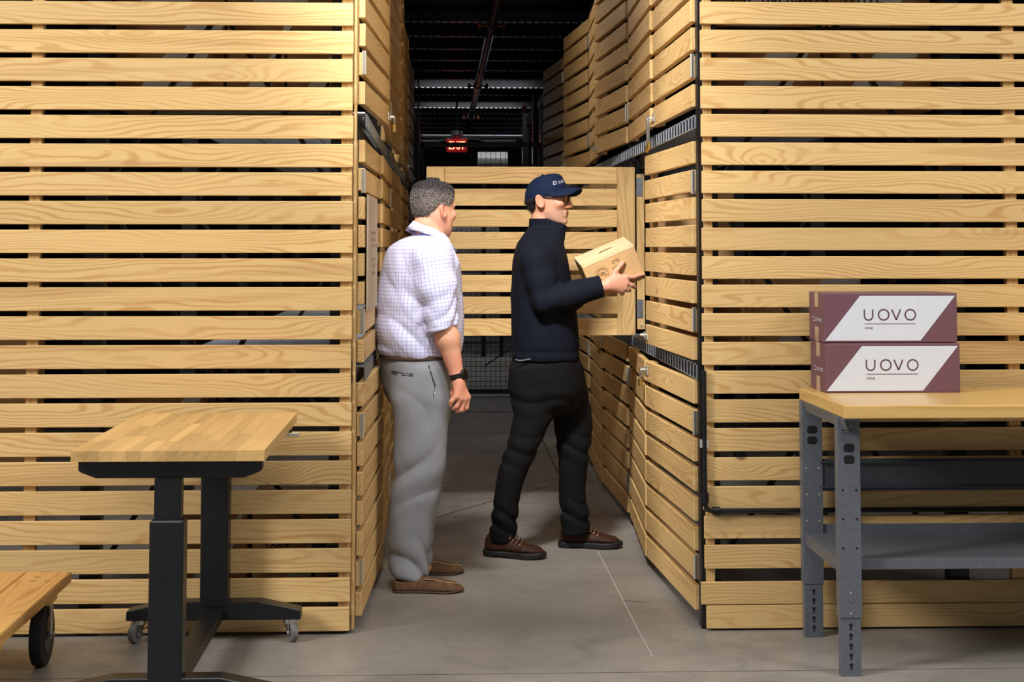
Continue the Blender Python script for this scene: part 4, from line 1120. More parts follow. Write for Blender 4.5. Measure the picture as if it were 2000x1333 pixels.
def face_tint(V, c, Rm, s, base, stubble=None, brow=(70, 58, 50), gaze=0.0):
    colr = np.tile(np.array(srgb(*base)), (len(V), 1))
    p = local_pts(V, c, Rm, s); x, y, z = p.T
    head = (np.abs(x) < 0.16) & (np.abs(y) < 0.12) & (z > -0.14) & (z < 0.16)
    ay = np.abs(y)
    blush = np.exp(-(((x - 0.06) / 0.03) ** 2 + ((ay - 0.05) / 0.02) ** 2 + ((z + 0.02) / 0.02) ** 2)) * 0.35
    colr = mixc(colr, blush * head, (205, 120, 100))
    nose = np.exp(-(((x - 0.112) / 0.018) ** 2 + (y / 0.02) ** 2 + ((z + 0.028) / 0.016) ** 2)) * 0.4
    colr = mixc(colr, nose * head, (205, 118, 100))
    ear = ((ay > 0.073) & (x < 0.02) & (np.abs(z) < 0.045)) * 0.45
    colr = mixc(colr, ear * head, (214, 128, 108))
    if stubble:
        m = sstep(x, 0.02, 0.05) * sstep(-z, 0.028, 0.05) * (1 - np.exp(-(((z + 0.063) / 0.012) ** 2 + (y / 0.028) ** 2)) * 0.9)
        m = np.maximum(m, sstep(-z, 0.045, 0.065) * sstep(x, -0.01, 0.02) * 0.9)
        colr = mixc(colr, m * head * 0.5, stubble)
    lips = np.exp(-(((z + 0.064) / 0.0095) ** 2 + (y / 0.022) ** 2) ** 2) * (x > 0.07)
    colr = mixc(colr, lips * head * 0.55, (168, 92, 84))
    br = np.exp(-(((z - 0.030 + 0.15 * np.abs(ay - 0.03)) / 0.0055) ** 2)) * (ay > 0.012) * (ay < 0.056) * (x > 0.055)
    colr = mixc(colr, br * head * 0.75, brow)
    ex = np.sqrt((ay - 0.032) ** 2 + (z - 0.006) ** 2)
    eye = (ex < 0.0135) & (np.abs(z - 0.006) < 0.0062) & (x > 0.07) & head
    colr[eye] = srgb(225, 220, 214)
    colr[(np.sqrt((ay - 0.033) ** 2 + (z - 0.0065) ** 2) < 0.0062) & eye] = srgb(48, 36, 28)
    return colr

# ------------------------------------------------------------------ shoes (local: heel at origin, +x toe)
def shoe(parent, name, loc, rz, L, W, kind):
    e = link(name, None, parent, loc, (0, 0, rz)); e.empty_display_size = 0.05
    boot = kind == 'boot'
    sh_ = 0.031 if boot else 0.010
    def outline(grow):
        def fn(X, Y, Z):
            u = np.clip(X / L, 0, 1)
            w = W / 2 * np.interp(u, [0, 0.06, 0.16, 0.35, 0.5, 0.68, 0.82, 0.92, 0.98, 1.0], [0.30, 0.62, 0.74, 0.70, 0.80, 1.0, 0.96, 0.72, 0.38, 0.12]) + grow
            off = W * 0.06 * np.interp(u, [0, 0.4, 0.75, 1.0], [0, 0.3, 0.0, 0.5])
            d = np.abs(Y - off) - w
            return np.maximum(d * 0.8, np.maximum(-grow - X, X - L - grow))
        return fn
    h = 0.0035
    f = Field((-0.03, -W / 2 - 0.03, -0.012), (L + 0.03, W / 2 + 0.03, sh_ + 0.02), h)
    o = outline(0.004 if boot else 0.001)
    def solefn(X, Y, Z):
        toe = 0.010 * sstep(X / L, 0.75, 1.05) + (0.006 * sstep(0.10 - X / L, 0, 0.12) if boot else 0)
        d = smax(o(X, Y, Z), np.maximum(toe - Z, Z - sh_ - toe * 0.6), 0.006)
        if boot: d = np.maximum(d, -np.maximum(np.abs(X - 0.30 * L) - 0.035, Z - 0.008))
        return d
    f.op(solefn, (-1, -1, -1), (2, 2, 2))
    V, Q = f.mesh(); V = relax(V, Q, 2)
    link('sole', np_mesh('sole', V, Q, 'sole_black' if boot else 'sole_brown'), e)
    top = 0.125 if boot else 0.075
    f = Field((-0.03, -W / 2 - 0.03, sh_ - 0.012), (L + 0.02, W / 2 + 0.03, top + 0.03), h)
    o2 = outline(-0.001)
    def upfn(X, Y, Z):
        u = np.clip(X / L, 0, 1)
        if boot: tz = np.interp(u, [0, 0.08, 0.36, 0.46, 0.60, 0.75, 0.9, 1.0], [0.104, 0.112, 0.112, 0.098, 0.080, 0.068, 0.060, 0.040])
        else: tz = np.interp(u, [0, 0.08, 0.30, 0.42, 0.55, 0.7, 0.88, 1.0], [0.060, 0.064, 0.060, 0.068, 0.066, 0.056, 0.046, 0.026])
        d = o2(X, Y, Z)
        hgt = (Z - sh_) / np.maximum(tz - sh_, 0.01)
        d = d + 0.030 * np.clip(hgt, 0, 1) ** 2 * np.interp(u, [0, 0.3, 0.6, 1.0], [0.2, 0.45, 0.9, 0.8]) + 0.006 * np.clip(hgt, 0, 1) * (u < 0.2)
        d = smax(d, np.maximum(sh_ - 0.004 - Z, Z - tz), 0.022 if boot else 0.016)
        # foot opening
        if not boot:
            d = smax(d, -(np.sqrt(((X - 0.19 * L) / (0.20 * L)) ** 2 + (Y / (W * 0.29)) ** 2 + ((Z - 0.075) / 0.042) ** 2) - 1) * 0.03, 0.004)
            d = d - 0.0025 * np.exp(-((np.abs(Y) - W * 0.27 * np.interp(u, [0.4, 0.6, 0.9, 1], [1.0, 1.0, 0.85, 0.2])) / 0.006) ** 2) * sstep(u, 0.42, 0.5)
        else:
            d = d - 0.002 * np.exp(-((u - 0.66) / 0.012) ** 2)
        return d
    f.op(upfn, (-1, -1, -1), (2, 2, 2))
    V, Q = f.mesh(); V = relax(V, Q, 2)
    link('upper', np_mesh('upper', V, Q, 'boot_leather' if boot else 'suede'), e)
    if boot:
        for i in range(4):
            xx = L * (0.46 + 0.055 * i); zz = 0.112 - 0.0105 * i
            MB().tube([(xx, -0.028, zz - 0.012), (xx + 0.006, -0.012, zz - 0.000), (xx + 0.008, 0, zz + 0.003), (xx + 0.006, 0.012, zz - 0.000), (xx, 0.028, zz - 0.012)], 0.003, 6).build('lace', 'lace', e, smooth=True)
        for i in range(4):
            MB().cyl((L * (0.455 + 0.055 * i), -0.0335, 0.094 - 0.0095 * i), (L * (0.455 + 0.055 * i), -0.036, 0.096 - 0.0095 * i), 0.0045, n=10).build('eyelet', 'eyelet', e)
    else:
        pts = [(L * u, -W * 0.27 * np.interp(u, [0.4, 0.6, 0.9, 1], [1.0, 1.0, 0.85, 0.2]), np.interp(u, [0.42, 0.55, 0.7, 0.88, 0.96], [0.062, 0.058, 0.050, 0.042, 0.034])) for u in np.linspace(0.45, 0.93, 12)]
        MB().tube(pts, 0.0022, 6).build('seam', 'stitch', e, smooth=True)
    return e
# ------------------------------------------------------------------ person A: checked shirt, grey trousers
def rows(data, Y, lat, Yc=None):
    """(py, px left, px right[, dY]) contours -> loft stations at depth Y"""
    out = []
    for r in data:
        py, a, b = r[:3]; y = Y + (r[3] if len(r) > 3 else 0.0)
        p = at((a + b) / 2, py, y); hw = (b - a) / 2 / ppm(y)
        l = lat(py) if callable(lat) else lat
        out.append((p[2], p[0], p[1], hw, l))
    return out
def torso_rows(data, Y, ang):
    out = []
    for py, a, b, w in data:
        p = at((a + b) / 2, py, Y); hw = (b - a) / 2 / ppm(Y)
        dd = math.sqrt(max(hw * hw - (w * math.sin(ang)) ** 2, (0.35 * hw) ** 2)) / math.cos(ang)
        out.append((p[2], p[0], p[1], dd, w))
    return out
YA = 0.95; angA = R(20)
pa = link('person', None, None, (float(at(830, 1150, YA)[0]), YA, 0.0), label='person in a lavender checked shirt and grey trousers standing with arms down', category='person')
offA = Vector(pa.location)
def under(o, per=None):
    o.parent = pa; o.location = Vector(o.location) - offA; return o
fwdA = np.array([math.cos(angA), math.sin(angA), 0]); rgtA = np.array([math.sin(angA), -math.cos(angA), 0])
tA = torso_rows([(452, 814, 862, .058), (460, 803, 870, .095), (470, 781, 878, .155), (488, 758, 885, .205), (520, 749, 896, .222), (560, 744, 901, .215), (610, 738, 903, .203), (655, 735, 902, .198), (682, 737, 900, .192), (696, 744, 895, .182)], YA, angA)
shR = at(846, 505, YA - 0.185); elR = at(864, 622, YA - 0.20); wrR = at(893, 737, YA - 0.20)
shL = shR - rgtA * 0.38; elL = elR - rgtA * 0.42; wrL = wrR - rgtA * 0.42
headA = at(847, 411, YA + 0.01); RA = frame_rot(R(41), R(-3)); sA = 1.03

# skin: one body
f = Field((-0.50, 0.45, 0.0), (0.36, 1.50, 1.86), 0.0042)
f.loft([(z, x, y, a - 0.022, b - 0.022) for z, x, y, a, b in tA if b > 0.12], angA)
f.loft([(at(0, 840, YA)[2], at(822, 840, YA)[0], YA, 0.06, 0.11), (at(0, 760, YA)[2], at(814, 760, YA)[0], YA, 0.095, 0.135), (at(0, 690, YA)[2], at(818, 690, YA)[0], YA, 0.11, 0.14)], angA, 0.04)
nk = headA + RA @ np.array([-0.035, 0, -0.06]); nb = at(842, 468, YA)
f.cone(nk, nb, 0.058, 0.066, 0.03)
legYR, legYL = YA - 0.11, YA + 0.13
for (a, b, c, yy) in ((818, 812, 800, legYR), (822, 818, 816, legYL + 0.02)):
    f.chain([at(a, 790, yy), at(b, 930, yy), at(c, 1060, yy), at(c, 1120, yy)], [0.066, 0.048, 0.034, 0.030], 0.03)
f.cone(at(798, 1095, legYR - 0.02), at(808, 1143, legYR - 0.05), 0.034, 0.031, 0.02)
f.cone(at(798, 1143, legYR - 0.05), at(860, 1147, legYR - 0.05), 0.025, 0.020, 0.02)
f.cone(at(816, 1080, legYL + 0.03), at(830, 1108, legYL + 0.05), 0.032, 0.030, 0.02)
for s_, e_, w_ in ((shR, elR, wrR), (shL, elL, wrL)):
    f.chain([s_, e_], [0.050, 0.050], 0.03)
    fm = e_ + (w_ - e_) * 0.35
    f.chain([e_, fm, w_], [0.050, 0.0515, 0.029], 0.02)
# right hand, relaxed, seen from the thumb side (pixel joints)
hy = YA - 0.20
def hand_A(dx, dy):
    H = lambda px, py, d=0.0: at(px, py, hy + d) + np.array([dx, dy, 0])
    f.cone(H(893, 735), H(896, 752), 0.029, 0.028, 0.015)
    KN = [(891, 775, -0.030), (899, 779, -0.020), (907, 780, -0.006), (914, 776, 0.010)]
    for (a, b, dd) in KN: f.cone(H(896, 748, dd * 0.5), H(a, b, dd), 0.020, 0.0135, 0.014)
    TIP = [((882, 784), (880, 792)), ((892, 794), (885, 799)), ((901, 801), (892, 804)), ((911, 797), (902, 803))]
    for (a, b, dd), (p1, p2) in zip(KN, TIP):
        f.chain([H(a, b, dd), H(*p1, dd), H(*p2, dd + 0.006)], [0.0118, 0.0104, 0.0086], 0.004)
    f.chain([H(891, 752, 0.018), H(885, 768, 0.03), H(884, 784, 0.03)], [0.015, 0.012, 0.009], 0.008)
hand_A(0, 0)
dL = wrL - wrR
hand_A(dL[0], dL[1])
head_field(f, headA, RA, sA, fat=0.009)
V, Q = f.mesh(); V = relax(V, Q, 1, 0.4)
tint = face_tint(V, headA, RA, sA, (222, 164, 134), None, (66, 56, 50))
hm = (V[:, 2] < 1.02) & (V[:, 2] > 0.70)
tint = mixc(tint, hm * 0.35, (222, 138, 118))
under(link('body', np_mesh('body', V, Q, 'skin', attrs={'tint': ('FLOAT_COLOR', tint)})))

# hair
f = Field(headA - 0.16, headA + 0.17, 0.003)
head_field(f, headA, RA, sA)
sl, X, Y_, Z = f.sub(headA - 0.2, headA + 0.2)
P = (X - headA[0], Y_ - headA[1], Z - headA[2])
lx_, ly_, lz_ = [(P[0] * RA[0][i] + P[1] * RA[1][i] + P[2] * RA[2][i]) / sA for i in range(3)]
line_ = np.where(lx_ > 0.0, 0.020 + 0.9 * np.maximum(lx_ - 0.028, 0), np.where(lx_ > -0.035, 0.020 + 0.0 * lx_, 0.02 - 1.7 * (-0.035 - lx_)))
line_ = np.maximum(line_, -0.075)
topw = sstep(lz_, 0.03, 0.11)
thick = 0.0005 + 0.0045 * sstep(lz_ - line_, 0.0, 0.035) + 0.007 * topw
curl = wob((lx_, ly_, lz_), 320, 3) * (0.0008 + 0.002 * topw) + wob((lx_, ly_, lz_), 130, 5) * 0.0012 * topw
f.F = (f.F - thick - curl).astype(np.float32)
edge = line_ - lz_ + wob((lx_, ly_, lz_), 150, 9) * 0.003
earcut = 0.030 - np.sqrt((lx_ + 0.014) ** 2 + (lz_ + 0.008) ** 2 + 0 * ly_)
f.F = smax(f.F, np.maximum(edge, 0) * 1.0 - 0.0005 + np.minimum(edge, 0), 0.004)
f.F = smax(f.F, earcut + 0 * f.F, 0.004).astype(np.float32)
V, Q = f.mesh()
p = local_pts(V, headA, RA, sA)
g = sstep(p[:, 2], 0.045, 0.10)
tint = np.tile(np.array(srgb(156, 145, 138)), (len(V), 1)); tint = mixc(tint, g, (52, 47, 46)); tint = mixc(tint, (1 - sstep(p[:, 2], 0.0, 0.045)) * sstep(p[:, 0], -0.06, -0.02) * 0.45, (196, 156, 134)); tint = mixc(tint, sstep(-p[:, 0], 0.02, 0.08) * (1 - g) * 0.4, (90, 82, 78))
gN = g
V, Q, tint = strands(V, Q, tint, RA, 16000, lambda i: 0.006 + 0.009 * gN[i], lambda i: 0.15 + 0.75 * gN[i], 3, 0.5)
under(link('hair', np_mesh('hair', V, Q, 'hair', attrs={'tint': ('FLOAT_COLOR', tint)})))

# shirt
f = Field((-0.52, 0.45, 0.80), (0.38, 1.50, 1.64), 0.0045)
f.loft(tA, angA, 0.02, e=2.3)
for s_, e_ in ((shR, elR), (shL, elL)):
    inner = s_ + (np.array(tA[2][1:3] + (tA[2][0],)) - s_) * 0.0
    f.cone(s_ + np.array([0, 0, 0.0]), nb - np.array([0, 0, 0.058]), 0.060, 0.050, 0.045)
    d_ = (e_ - s_); cuff = e_ + (d_ / np.linalg.norm(d_)) * 0.035
    ax = d_ / np.linalg.norm(d_)
    f.sleeve([s_ - np.array([0, 0, 0.012]), s_ + d_ * 0.45, cuff + ax * 0.04], [0.083, 0.086, 0.062], cuff + ax * 0.010, ax, 0.035)
    f.sleeve([cuff - ax * 0.05, cuff + ax * 0.04], [0.0695, 0.0675], cuff + ax * 0.014, ax, 0.003)
    f.sleeve([cuff - ax * 0.05, cuff + ax * 0.04], [0.0725, 0.0705], cuff - ax * 0.012, ax, 0.003)
# folds
def folds(X, Y, Z):
    w = wob((X, Y, Z * 0.6), 24, 11) * 0.0045 + wob((X, Y, Z), 62, 12) * 0.0015
    low = np.exp(-((Z - (tA[7][0] + 0.03)) / 0.11) ** 2)
    w = w - low * 0.007 * rid(16 * (X * 0.9 + Y * 0.5) + 2.2 * np.sin(7 * Z + 4 * X) + 9 * Z)
    el_ = np.exp(-(((X - elR[0]) ** 2 + (Y - elR[1]) ** 2 + (Z - elR[2] - 0.02) ** 2) / 0.085 ** 2))
    w = w - el_ * 0.007 * rid(36 * Z - 20 * X + 1.6 * np.sin(30 * Y + 12 * X))
    q_ = at(808, 540, 0.85)
    ap = np.exp(-(((X - q_[0]) ** 2 + (Z - q_[2]) ** 2) / 0.13 ** 2))
    w = w - ap * 0.007 * rid(21 * (X * 0.8 + Z * 0.75) + 1.2 * np.sin(16 * Z))
    bk = np.exp(-((Z - at(0, 590, YA)[2]) / 0.12) ** 2) * sstep(-(X - at(790, 590, YA)[0]), -0.02, 0.05)
    w = w - bk * 0.006 * rid(17 * (X * 0.5 - Z * 0.55 + Y * 0.9) + 1.5 * np.sin(11 * Z))
    return w.astype(np.float32)
f.op(folds, (-9, -9, -9), (9, 9, 9), 0, 'd')
V, Q = f.mesh(); V = relax(V, Q, 2, 0.4)
# weave coordinates: round the trunk, or along the sleeve
tz_ = np.array([r[0] for r in tA]); o_ = np.argsort(tz_)
cxs = np.interp(V[:, 2], tz_[o_], np.array([r[1] for r in tA])[o_]); cys = np.interp(V[:, 2], tz_[o_], np.array([r[2] for r in tA])[o_])
dx, dy = V[:, 0] - cxs, V[:, 1] - cys
U = np.stack([np.arctan2(dx * rgtA[0] + dy * rgtA[1], -(dx * fwdA[0] + dy * fwdA[1])) * 0.17, V[:, 2], 0 * dx], 1)
for s_, e_ in ((shR, elR), (shL, elL)):
    d_ = e_ - s_; L_ = np.linalg.norm(d_); ax = d_ / L_
    t_ = (V - s_) @ ax; rad = V - s_ - t_[:, None] * ax; rr = np.linalg.norm(rad, axis=1)
    e1 = fwdA - ax * (fwdA @ ax); e1 /= np.linalg.norm(e1); e2 = np.cross(ax, e1)
    tor = ((dx * fwdA[0] + dy * fwdA[1]) / 0.15) ** 2 + ((dx * rgtA[0] + dy * rgtA[1]) / 0.20) ** 2
    m = (rr < 0.115) & (t_ > -0.02) & (t_ < L_ + 0.08) & (tor > 0.80)
    U[m] = np.stack([np.arctan2(rad @ e2, rad @ e1) * 0.08, t_, 0 * t_], 1)[m]
under(link('shirt', np_mesh('shirt', V, Q, 'check_shirt', attrs={'weave': ('FLOAT_VECTOR', U)})))

# collar: a folded strip round the neck, open under the chin
cc = at(841, 455, YA); nn_ = 60
th_ = np.linspace(R(24), R(336), nn_); af = np.abs(np.degrees(np.where(th_ > math.pi, 2 * math.pi - th_, th_)))
zt_ = np.array([at(841, np.interp(a_, [24, 55, 90, 135, 180], [474, 461, 447, 436, 431]), YA)[2] for a_ in af])
zb_ = np.array([at(841, np.interp(a_, [24, 36, 55, 90, 135, 180], [488, 492, 482, 465, 452, 447]), YA)[2] for a_ in af])
def cring(r, z):
    e1 = np.cos(th_)[:, None] * fwdA * (1.12 * r)[:, None] + np.sin(th_)[:, None] * rgtA * (0.94 * r)[:, None]
    p_ = cc + e1; p_[:, 2] = z; return p_
r0_ = np.interp(af, [24, 90, 180], [0.076, 0.069, 0.072]); r1_ = np.interp(af, [24, 50, 90, 180], [0.104, 0.113, 0.112, 0.095])
ri = [cring(r0_ - 0.004, zt_ - 0.022), cring(r0_ - 0.003, zt_ - 0.004), cring(r0_, zt_), cring(r0_ + 0.003, zt_ - 0.003), cring((r0_ + r1_) / 2 + 0.003, (zt_ + zb_) / 2), cring(r1_ + 0.003, zb_), cring(r1_ - 0.001, zb_), cring((r0_ + r1_) / 2 - 0.002, (zt_ + zb_) / 2)]
V = np.concatenate(ri); m_ = len(ri)
Q = np.array([[j * nn_ + k, j * nn_ + k + 1, ((j + 1) % m_) * nn_ + k + 1, ((j + 1) % m_) * nn_ + k] for j in range(m_) for k in range(nn_ - 1)] + [[0, nn_ * 2, nn_ * 5, nn_ * 6], [nn_ - 1, nn_ * 3 - 1, nn_ * 6 - 1, nn_ * 7 - 1]])
U = np.stack([np.tile(th_ * 0.085, m_), V[:, 2], 0 * V[:, 2]], 1)
under(link('collar', np_mesh('collar', V, Q, 'check_shirt', attrs={'weave': ('FLOAT_VECTOR', U)})))

# trousers
f = Field((-0.45, 0.50, 0.02), (0.38, 1.45, 1.06), 0.0045)
pel = torso_rows([(684, 748, 893, .176), (700, 744, 896, .180), (730, 746, 890, .186), (770, 753, 881, .182), (805, 774, 868, .150), (840, 796, 846, .08)], YA, angA)
f.loft(pel, angA, 0.05, capr=0.03)
legR = rows([(722, 792, 858, 0.02), (750, 774, 872, 0.01), (785, 765, 877, 0.0), (820, 768, 876), (870, 770, 871), (920, 768, 864), (960, 764, 856), (1000, 761, 846), (1050, 758, 840), (1095, 759, 835), (1134, 766, 834, -0.02)], legYR, lambda py: np.interp(py, [780, 870, 1000, 1134], [0.10, 0.098, 0.085, 0.080]))
legL = rows([(722, 795, 862, -0.02), (750, 782, 874, -0.01), (785, 776, 880), (850, 782, 872), (920, 785, 866), (980, 788, 857), (1040, 792, 848), (1104, 800, 842)], legYL + 0.02, lambda py: np.interp(py, [780, 870, 1104], [0.10, 0.095, 0.078]))
f.loft(legR, R(5), 0.05, capr=0.03); f.loft(legL, R(8), 0.05, capr=0.03)
zk = at(0, 930, YA)[2]; zh = at(0, 1095, YA)[2]
def tfold(X, Y, Z):
    w = wob((X, Y, Z * 0.45), 20, 21) * 0.005 + wob((X, Y, Z), 48, 22) * 0.0014
    w = w - np.exp(-((Z - zh + 0.02) / 0.09) ** 2) * 0.010 * rid(24 * Z + 12 * X + 1.6 * np.sin(15 * X + 9 * Y))
    w = w - np.exp(-((Z - zk - 0.02) / 0.12) ** 2) * 0.008 * rid(18 * Z - 13 * X + 1.4 * np.sin(13 * Y + 8 * Z))
    w = w - np.exp(-((Z - at(0, 800, YA)[2]) / 0.08) ** 2) * 0.004 * rid(19 * (0.9 * X + 0.6 * Z) + 1.4 * np.sin(14 * Z))
    # pressed crease along the front of the leg
    return w.astype(np.float32)
f.op(tfold, (-9, -9, -9), (9, 9, 9), 0, 'd')
V, Q = f.mesh(); V = relax(V, Q, 2, 0.4)
tr = under(link('trousers', np_mesh('trousers', V, Q, 'grey_wool')))
def stitchline(fld, pts, r, name, mat, un, n=10):
    P = []
    for (a, b), (c, d) in zip(pts, pts[1:]):
        for k in range(n):
            h_ = fld.hit(a + (c - a) * k / n, b + (d - b) * k / n)
            if h_ is not None: P.append(h_)
    h_ = fld.hit(*pts[-1])
    if h_ is not None: P.append(h_)
    if len(P) > 2: un(MB().tube([Vector(p_) for p_ in P], r, 5).build(name, mat, None, smooth=True))
stitchline(f, [(763, 724), (785, 729), (808, 731)], 0.0032, 'back_pocket', 'bench_dark', under)
stitchline(f, [(763, 728), (785, 733), (808, 735)], 0.0026, 'back_pocket', 'bench_dark', under)
stitchline(f, [(837, 714), (843, 735), (850, 755), (846, 778)], 0.0036, 'side_pocket', 'bench_dark', under)
stitchline(f, [(850, 757), (849, 767), (846, 777)], 0.003, 'pocket_lining', 'white_print', under)
fT = f
def surf_pt(px, py, Y): return Vector(at(px, py, Y)) - offA
# belt, loop, pockets
f = Field((-0.45, 0.6, 0.95), (0.36, 1.35, 1.10), 0.004)
bz0, bz1 = at(0, 700, YA)[2], at(0, 684, YA)[2]
f.loft([(z, x, y, a + 0.007, b + 0.007) for z, x, y, a, b in torso_rows([(684, 748, 893, .176), (692, 746, 895, .178), (700, 744, 896, .180)], YA, angA)], angA, 0)
V, Q = f.mesh()
under(link('belt', np_mesh('belt', V, Q, 'belt')))

# watch on the right wrist
wp = wrR - (wrR - elR) / np.linalg.norm(wrR - elR) * 0.004; wax = (wrR - elR) / np.linalg.norm(wrR - elR)
w = link('wristwatch', None, None, tuple(wp)); under(w); w.empty_display_size = 0.02
w.rotation_euler = Vector(wax).to_track_quat('Z', 'X').to_euler()
ring = [(0.0345 * math.cos(R(a)), 0.0345 * math.sin(R(a)), 0) for a in range(0, 361, 15)]
mb = MB()
n_ = 24
vs = []; 
for a in range(n_):
    c_, s_ = math.cos(2 * math.pi * a / n_), math.sin(2 * math.pi * a / n_)
    for r_, z_ in ((0.0312, -0.012), (0.0342, -0.012), (0.0342, 0.012), (0.0312, 0.012)): vs.append((r_ * c_, r_ * s_, z_))
fs = [(4 * a + k, 4 * a + (k + 1) % 4, 4 * ((a + 1) % n_) + (k + 1) % 4, 4 * ((a + 1) % n_) + k) for a in range(n_) for k in range(4)]
mb.add(vs, fs).build('strap', 'watch_black', w, smooth=True)
Mi = np.array(w.rotation_euler.to_matrix()).T
dial = Mi @ np.array([0.86, -0.42, 0.15]); dial[2] = 0; dial /= np.linalg.norm(dial)
MB().cyl(tuple(dial * 0.030), tuple(dial * 0.043), 0.0245, 0.023, 24).build('watch_case', 'watch_black', w, smooth=True)
MB().cyl(tuple(dial * 0.043), tuple(dial * 0.0436), 0.0205, 0.0205, 24).build('watch_face', 'watch_glass', w)

# shoes
q = at(766, 1150, legYR - 0.06)
shoe(pa, 'shoe', (q[0] - offA.x, legYR - 0.06 - offA.y, 0.0), R(-3), 139 / ppm(legYR - 0.06), 0.105, 'loafer')
q2 = at(772, 1118, legYL + 0.06)
shoe(pa, 'shoe', (q2[0] + 0.02 - offA.x, legYL + 0.06 - offA.y, 0.0), R(8), 0.295, 0.105, 'loafer')

# ------------------------------------------------------------------ person B: navy fleece and cap, carrying a case
YBm = 1.68; angB = R(-2)
pb = link('person', None, None, (float(at(1070, 1080, YBm)[0]), YBm, 0.0), label='person in a navy cap, glasses and dark fleece carrying a tan case', category='person')
offB = Vector(pb.location)
def underB(o):
    o.parent = pb; o.location = Vector(o.location) - offB; return o
tB = torso_rows([(448, 1030, 1100, .09), (462, 1020, 1102, .14), (480, 1009, 1101, .185), (510, 1001, 1108, .205), (555, 999, 1117, .205), (600, 998, 1124, .20), (650, 998, 1129, .195), (690, 998, 1131, .19), (703, 1000, 1130, .186)], YBm, angB)
headB = at(1071, 392, YBm); RB = frame_rot(R(-20), R(1)); sB = 1.05
shR = at(1049, 507, YBm - 0.185); elR = at(1066, 589, YBm - 0.22); wrR = at(1186, 566, 1.405)
shL = at(1055, 507, YBm + 0.185); elL = at(1058, 596, YBm + 0.20); wrL = at(1128, 562, 1.80)
# the case it carries: tilted up to the right, top leaning to the camera
bw_, bh_, bd_ = 0.283, 0.178, 0.275
cx_, cy_ = (1135 + 1265) / 2, (520 + 541) / 2
ftl, ftr, fbr = at(1135.5, 520.5, 1.455), at(1237, 477.5, 1.455), at(1264.5, 541.5, 1.475)
ux = (ftr - ftl); bw_ = np.linalg.norm(ux); ux /= bw_
tiltb = R(8.5)
uz0 = np.array([-ux[2], 0, ux[0]]); uy0 = np.cross(uz0, ux)
uz = uz0 * math.cos(tiltb) - uy0 * math.sin(tiltb) * (1 if uy0[1] > 0 else -1)
uz /= np.linalg.norm(uz); uy = np.cross(uz, ux)
bh_ = np.linalg.norm(fbr - ftr) / math.cos(tiltb) * 1.0
Rb = Matrix((ux, uy, uz)).transposed()
box_o = Vector(ftl) + Vector(ux) * bw_ / 2 - Vector(uz) * bh_
t = thing('wine_case', 'tan cardboard six-bottle case held tilted by the person in the cap', 'box', tuple(box_o))
t.rotation_euler = Rb.to_euler()
MB().box((0, bd_ / 2, bh_ / 2), (bw_, bd_, bh_)).build('carton', 'case_tan', t, bevel=0.003)
MB().box((0, bd_ / 2, bh_ + 0.0008), (bw_ - 0.004, bd_ - 0.004, 0.0016)).build('lid', 'case_lid', t)
MB().box((0, -0.0006, bh_ - 0.006), (bw_ - 0.004, 0.0012, 0.012)).build('lid_edge', 'case_lid', t)
fyb = -0.0010
m = MB(); FB = ((0, fyb, 0), (1, 0, 0), (0, 0, 1))
ccx, ccz, rr_ = -0.055, bh_ * 0.56, 0.029
ribbon(m, arc(ccx, ccz, rr_, 0, 360, 28)[:-1], 0.0022, FB, closed=True)
ribbon(m, arc(ccx, ccz, rr_ * 0.88, 0, 360, 28)[:-1], 0.0012, FB, closed=True)
rnd = random.Random(4)
for k in range(26):
    a = rnd.uniform(0, 360); r0 = rnd.uniform(0.002, 0.020)
    x0_, z0_ = ccx + r0 * math.cos(R(a)), ccz + r0 * math.sin(R(a))
    ribbon(m, arc(x0_, z0_, rnd.uniform(0.002, 0.005), a, a + rnd.uniform(120, 250), 6), 0.0014, FB)
for k in range(12):
    a = 155 - k * 12
    x0_, z0_ = ccx + 0.036 * math.cos(R(a)), ccz + 0.036 * math.sin(R(a))
    ribbon(m, [(x0_ - 0.002, z0_ - 0.003), (x0_ + 0.001, z0_ + 0.003), (x0_ + 0.002, z0_ - 0.002)], 0.0014, FB)
m.build('round_stamp', 'faint_ink', t)
lettering('2770', 0.021, (0.005, fyb, bh_ * 0.72), (0.95, 0, 0), (0, 0, 1.05), t, 'ink')
lettering('6 PACK', 0.021, (0.000, fyb, bh_ * 0.56), (0.85, 0, 0), (0, 0, 1.05), t, 'ink')
m = MB()
for k, (wx, wz, rr2) in enumerate(((-0.026, 0.0, 0.010), (-0.013, 0.004, 0.011), (0.0, 0.003, 0.010), (0.013, 0.004, 0.011), (0.027, 0.004, 0.009))):
    m.add([(0.01 + wx + rr2 * math.cos(R(a)) * 1.2, bd_ * 0.45 + wz * 3 + rr2 * 1.4 * math.sin(R(a)), bh_ + 0.0019) for a in range(0, 360, 30)], [tuple(range(12))])
m.build('crest_print', 'faint_ink', t)
MB().box((0, bd_ * 0.14, bh_ + 0.0018), (bw_ * 0.98, 0.002, 0.0004)).build('flap_line', 'faint_ink', t)
BW = lambda x, y, z: np.array(box_o + Rb @ Vector((x, y, z)))

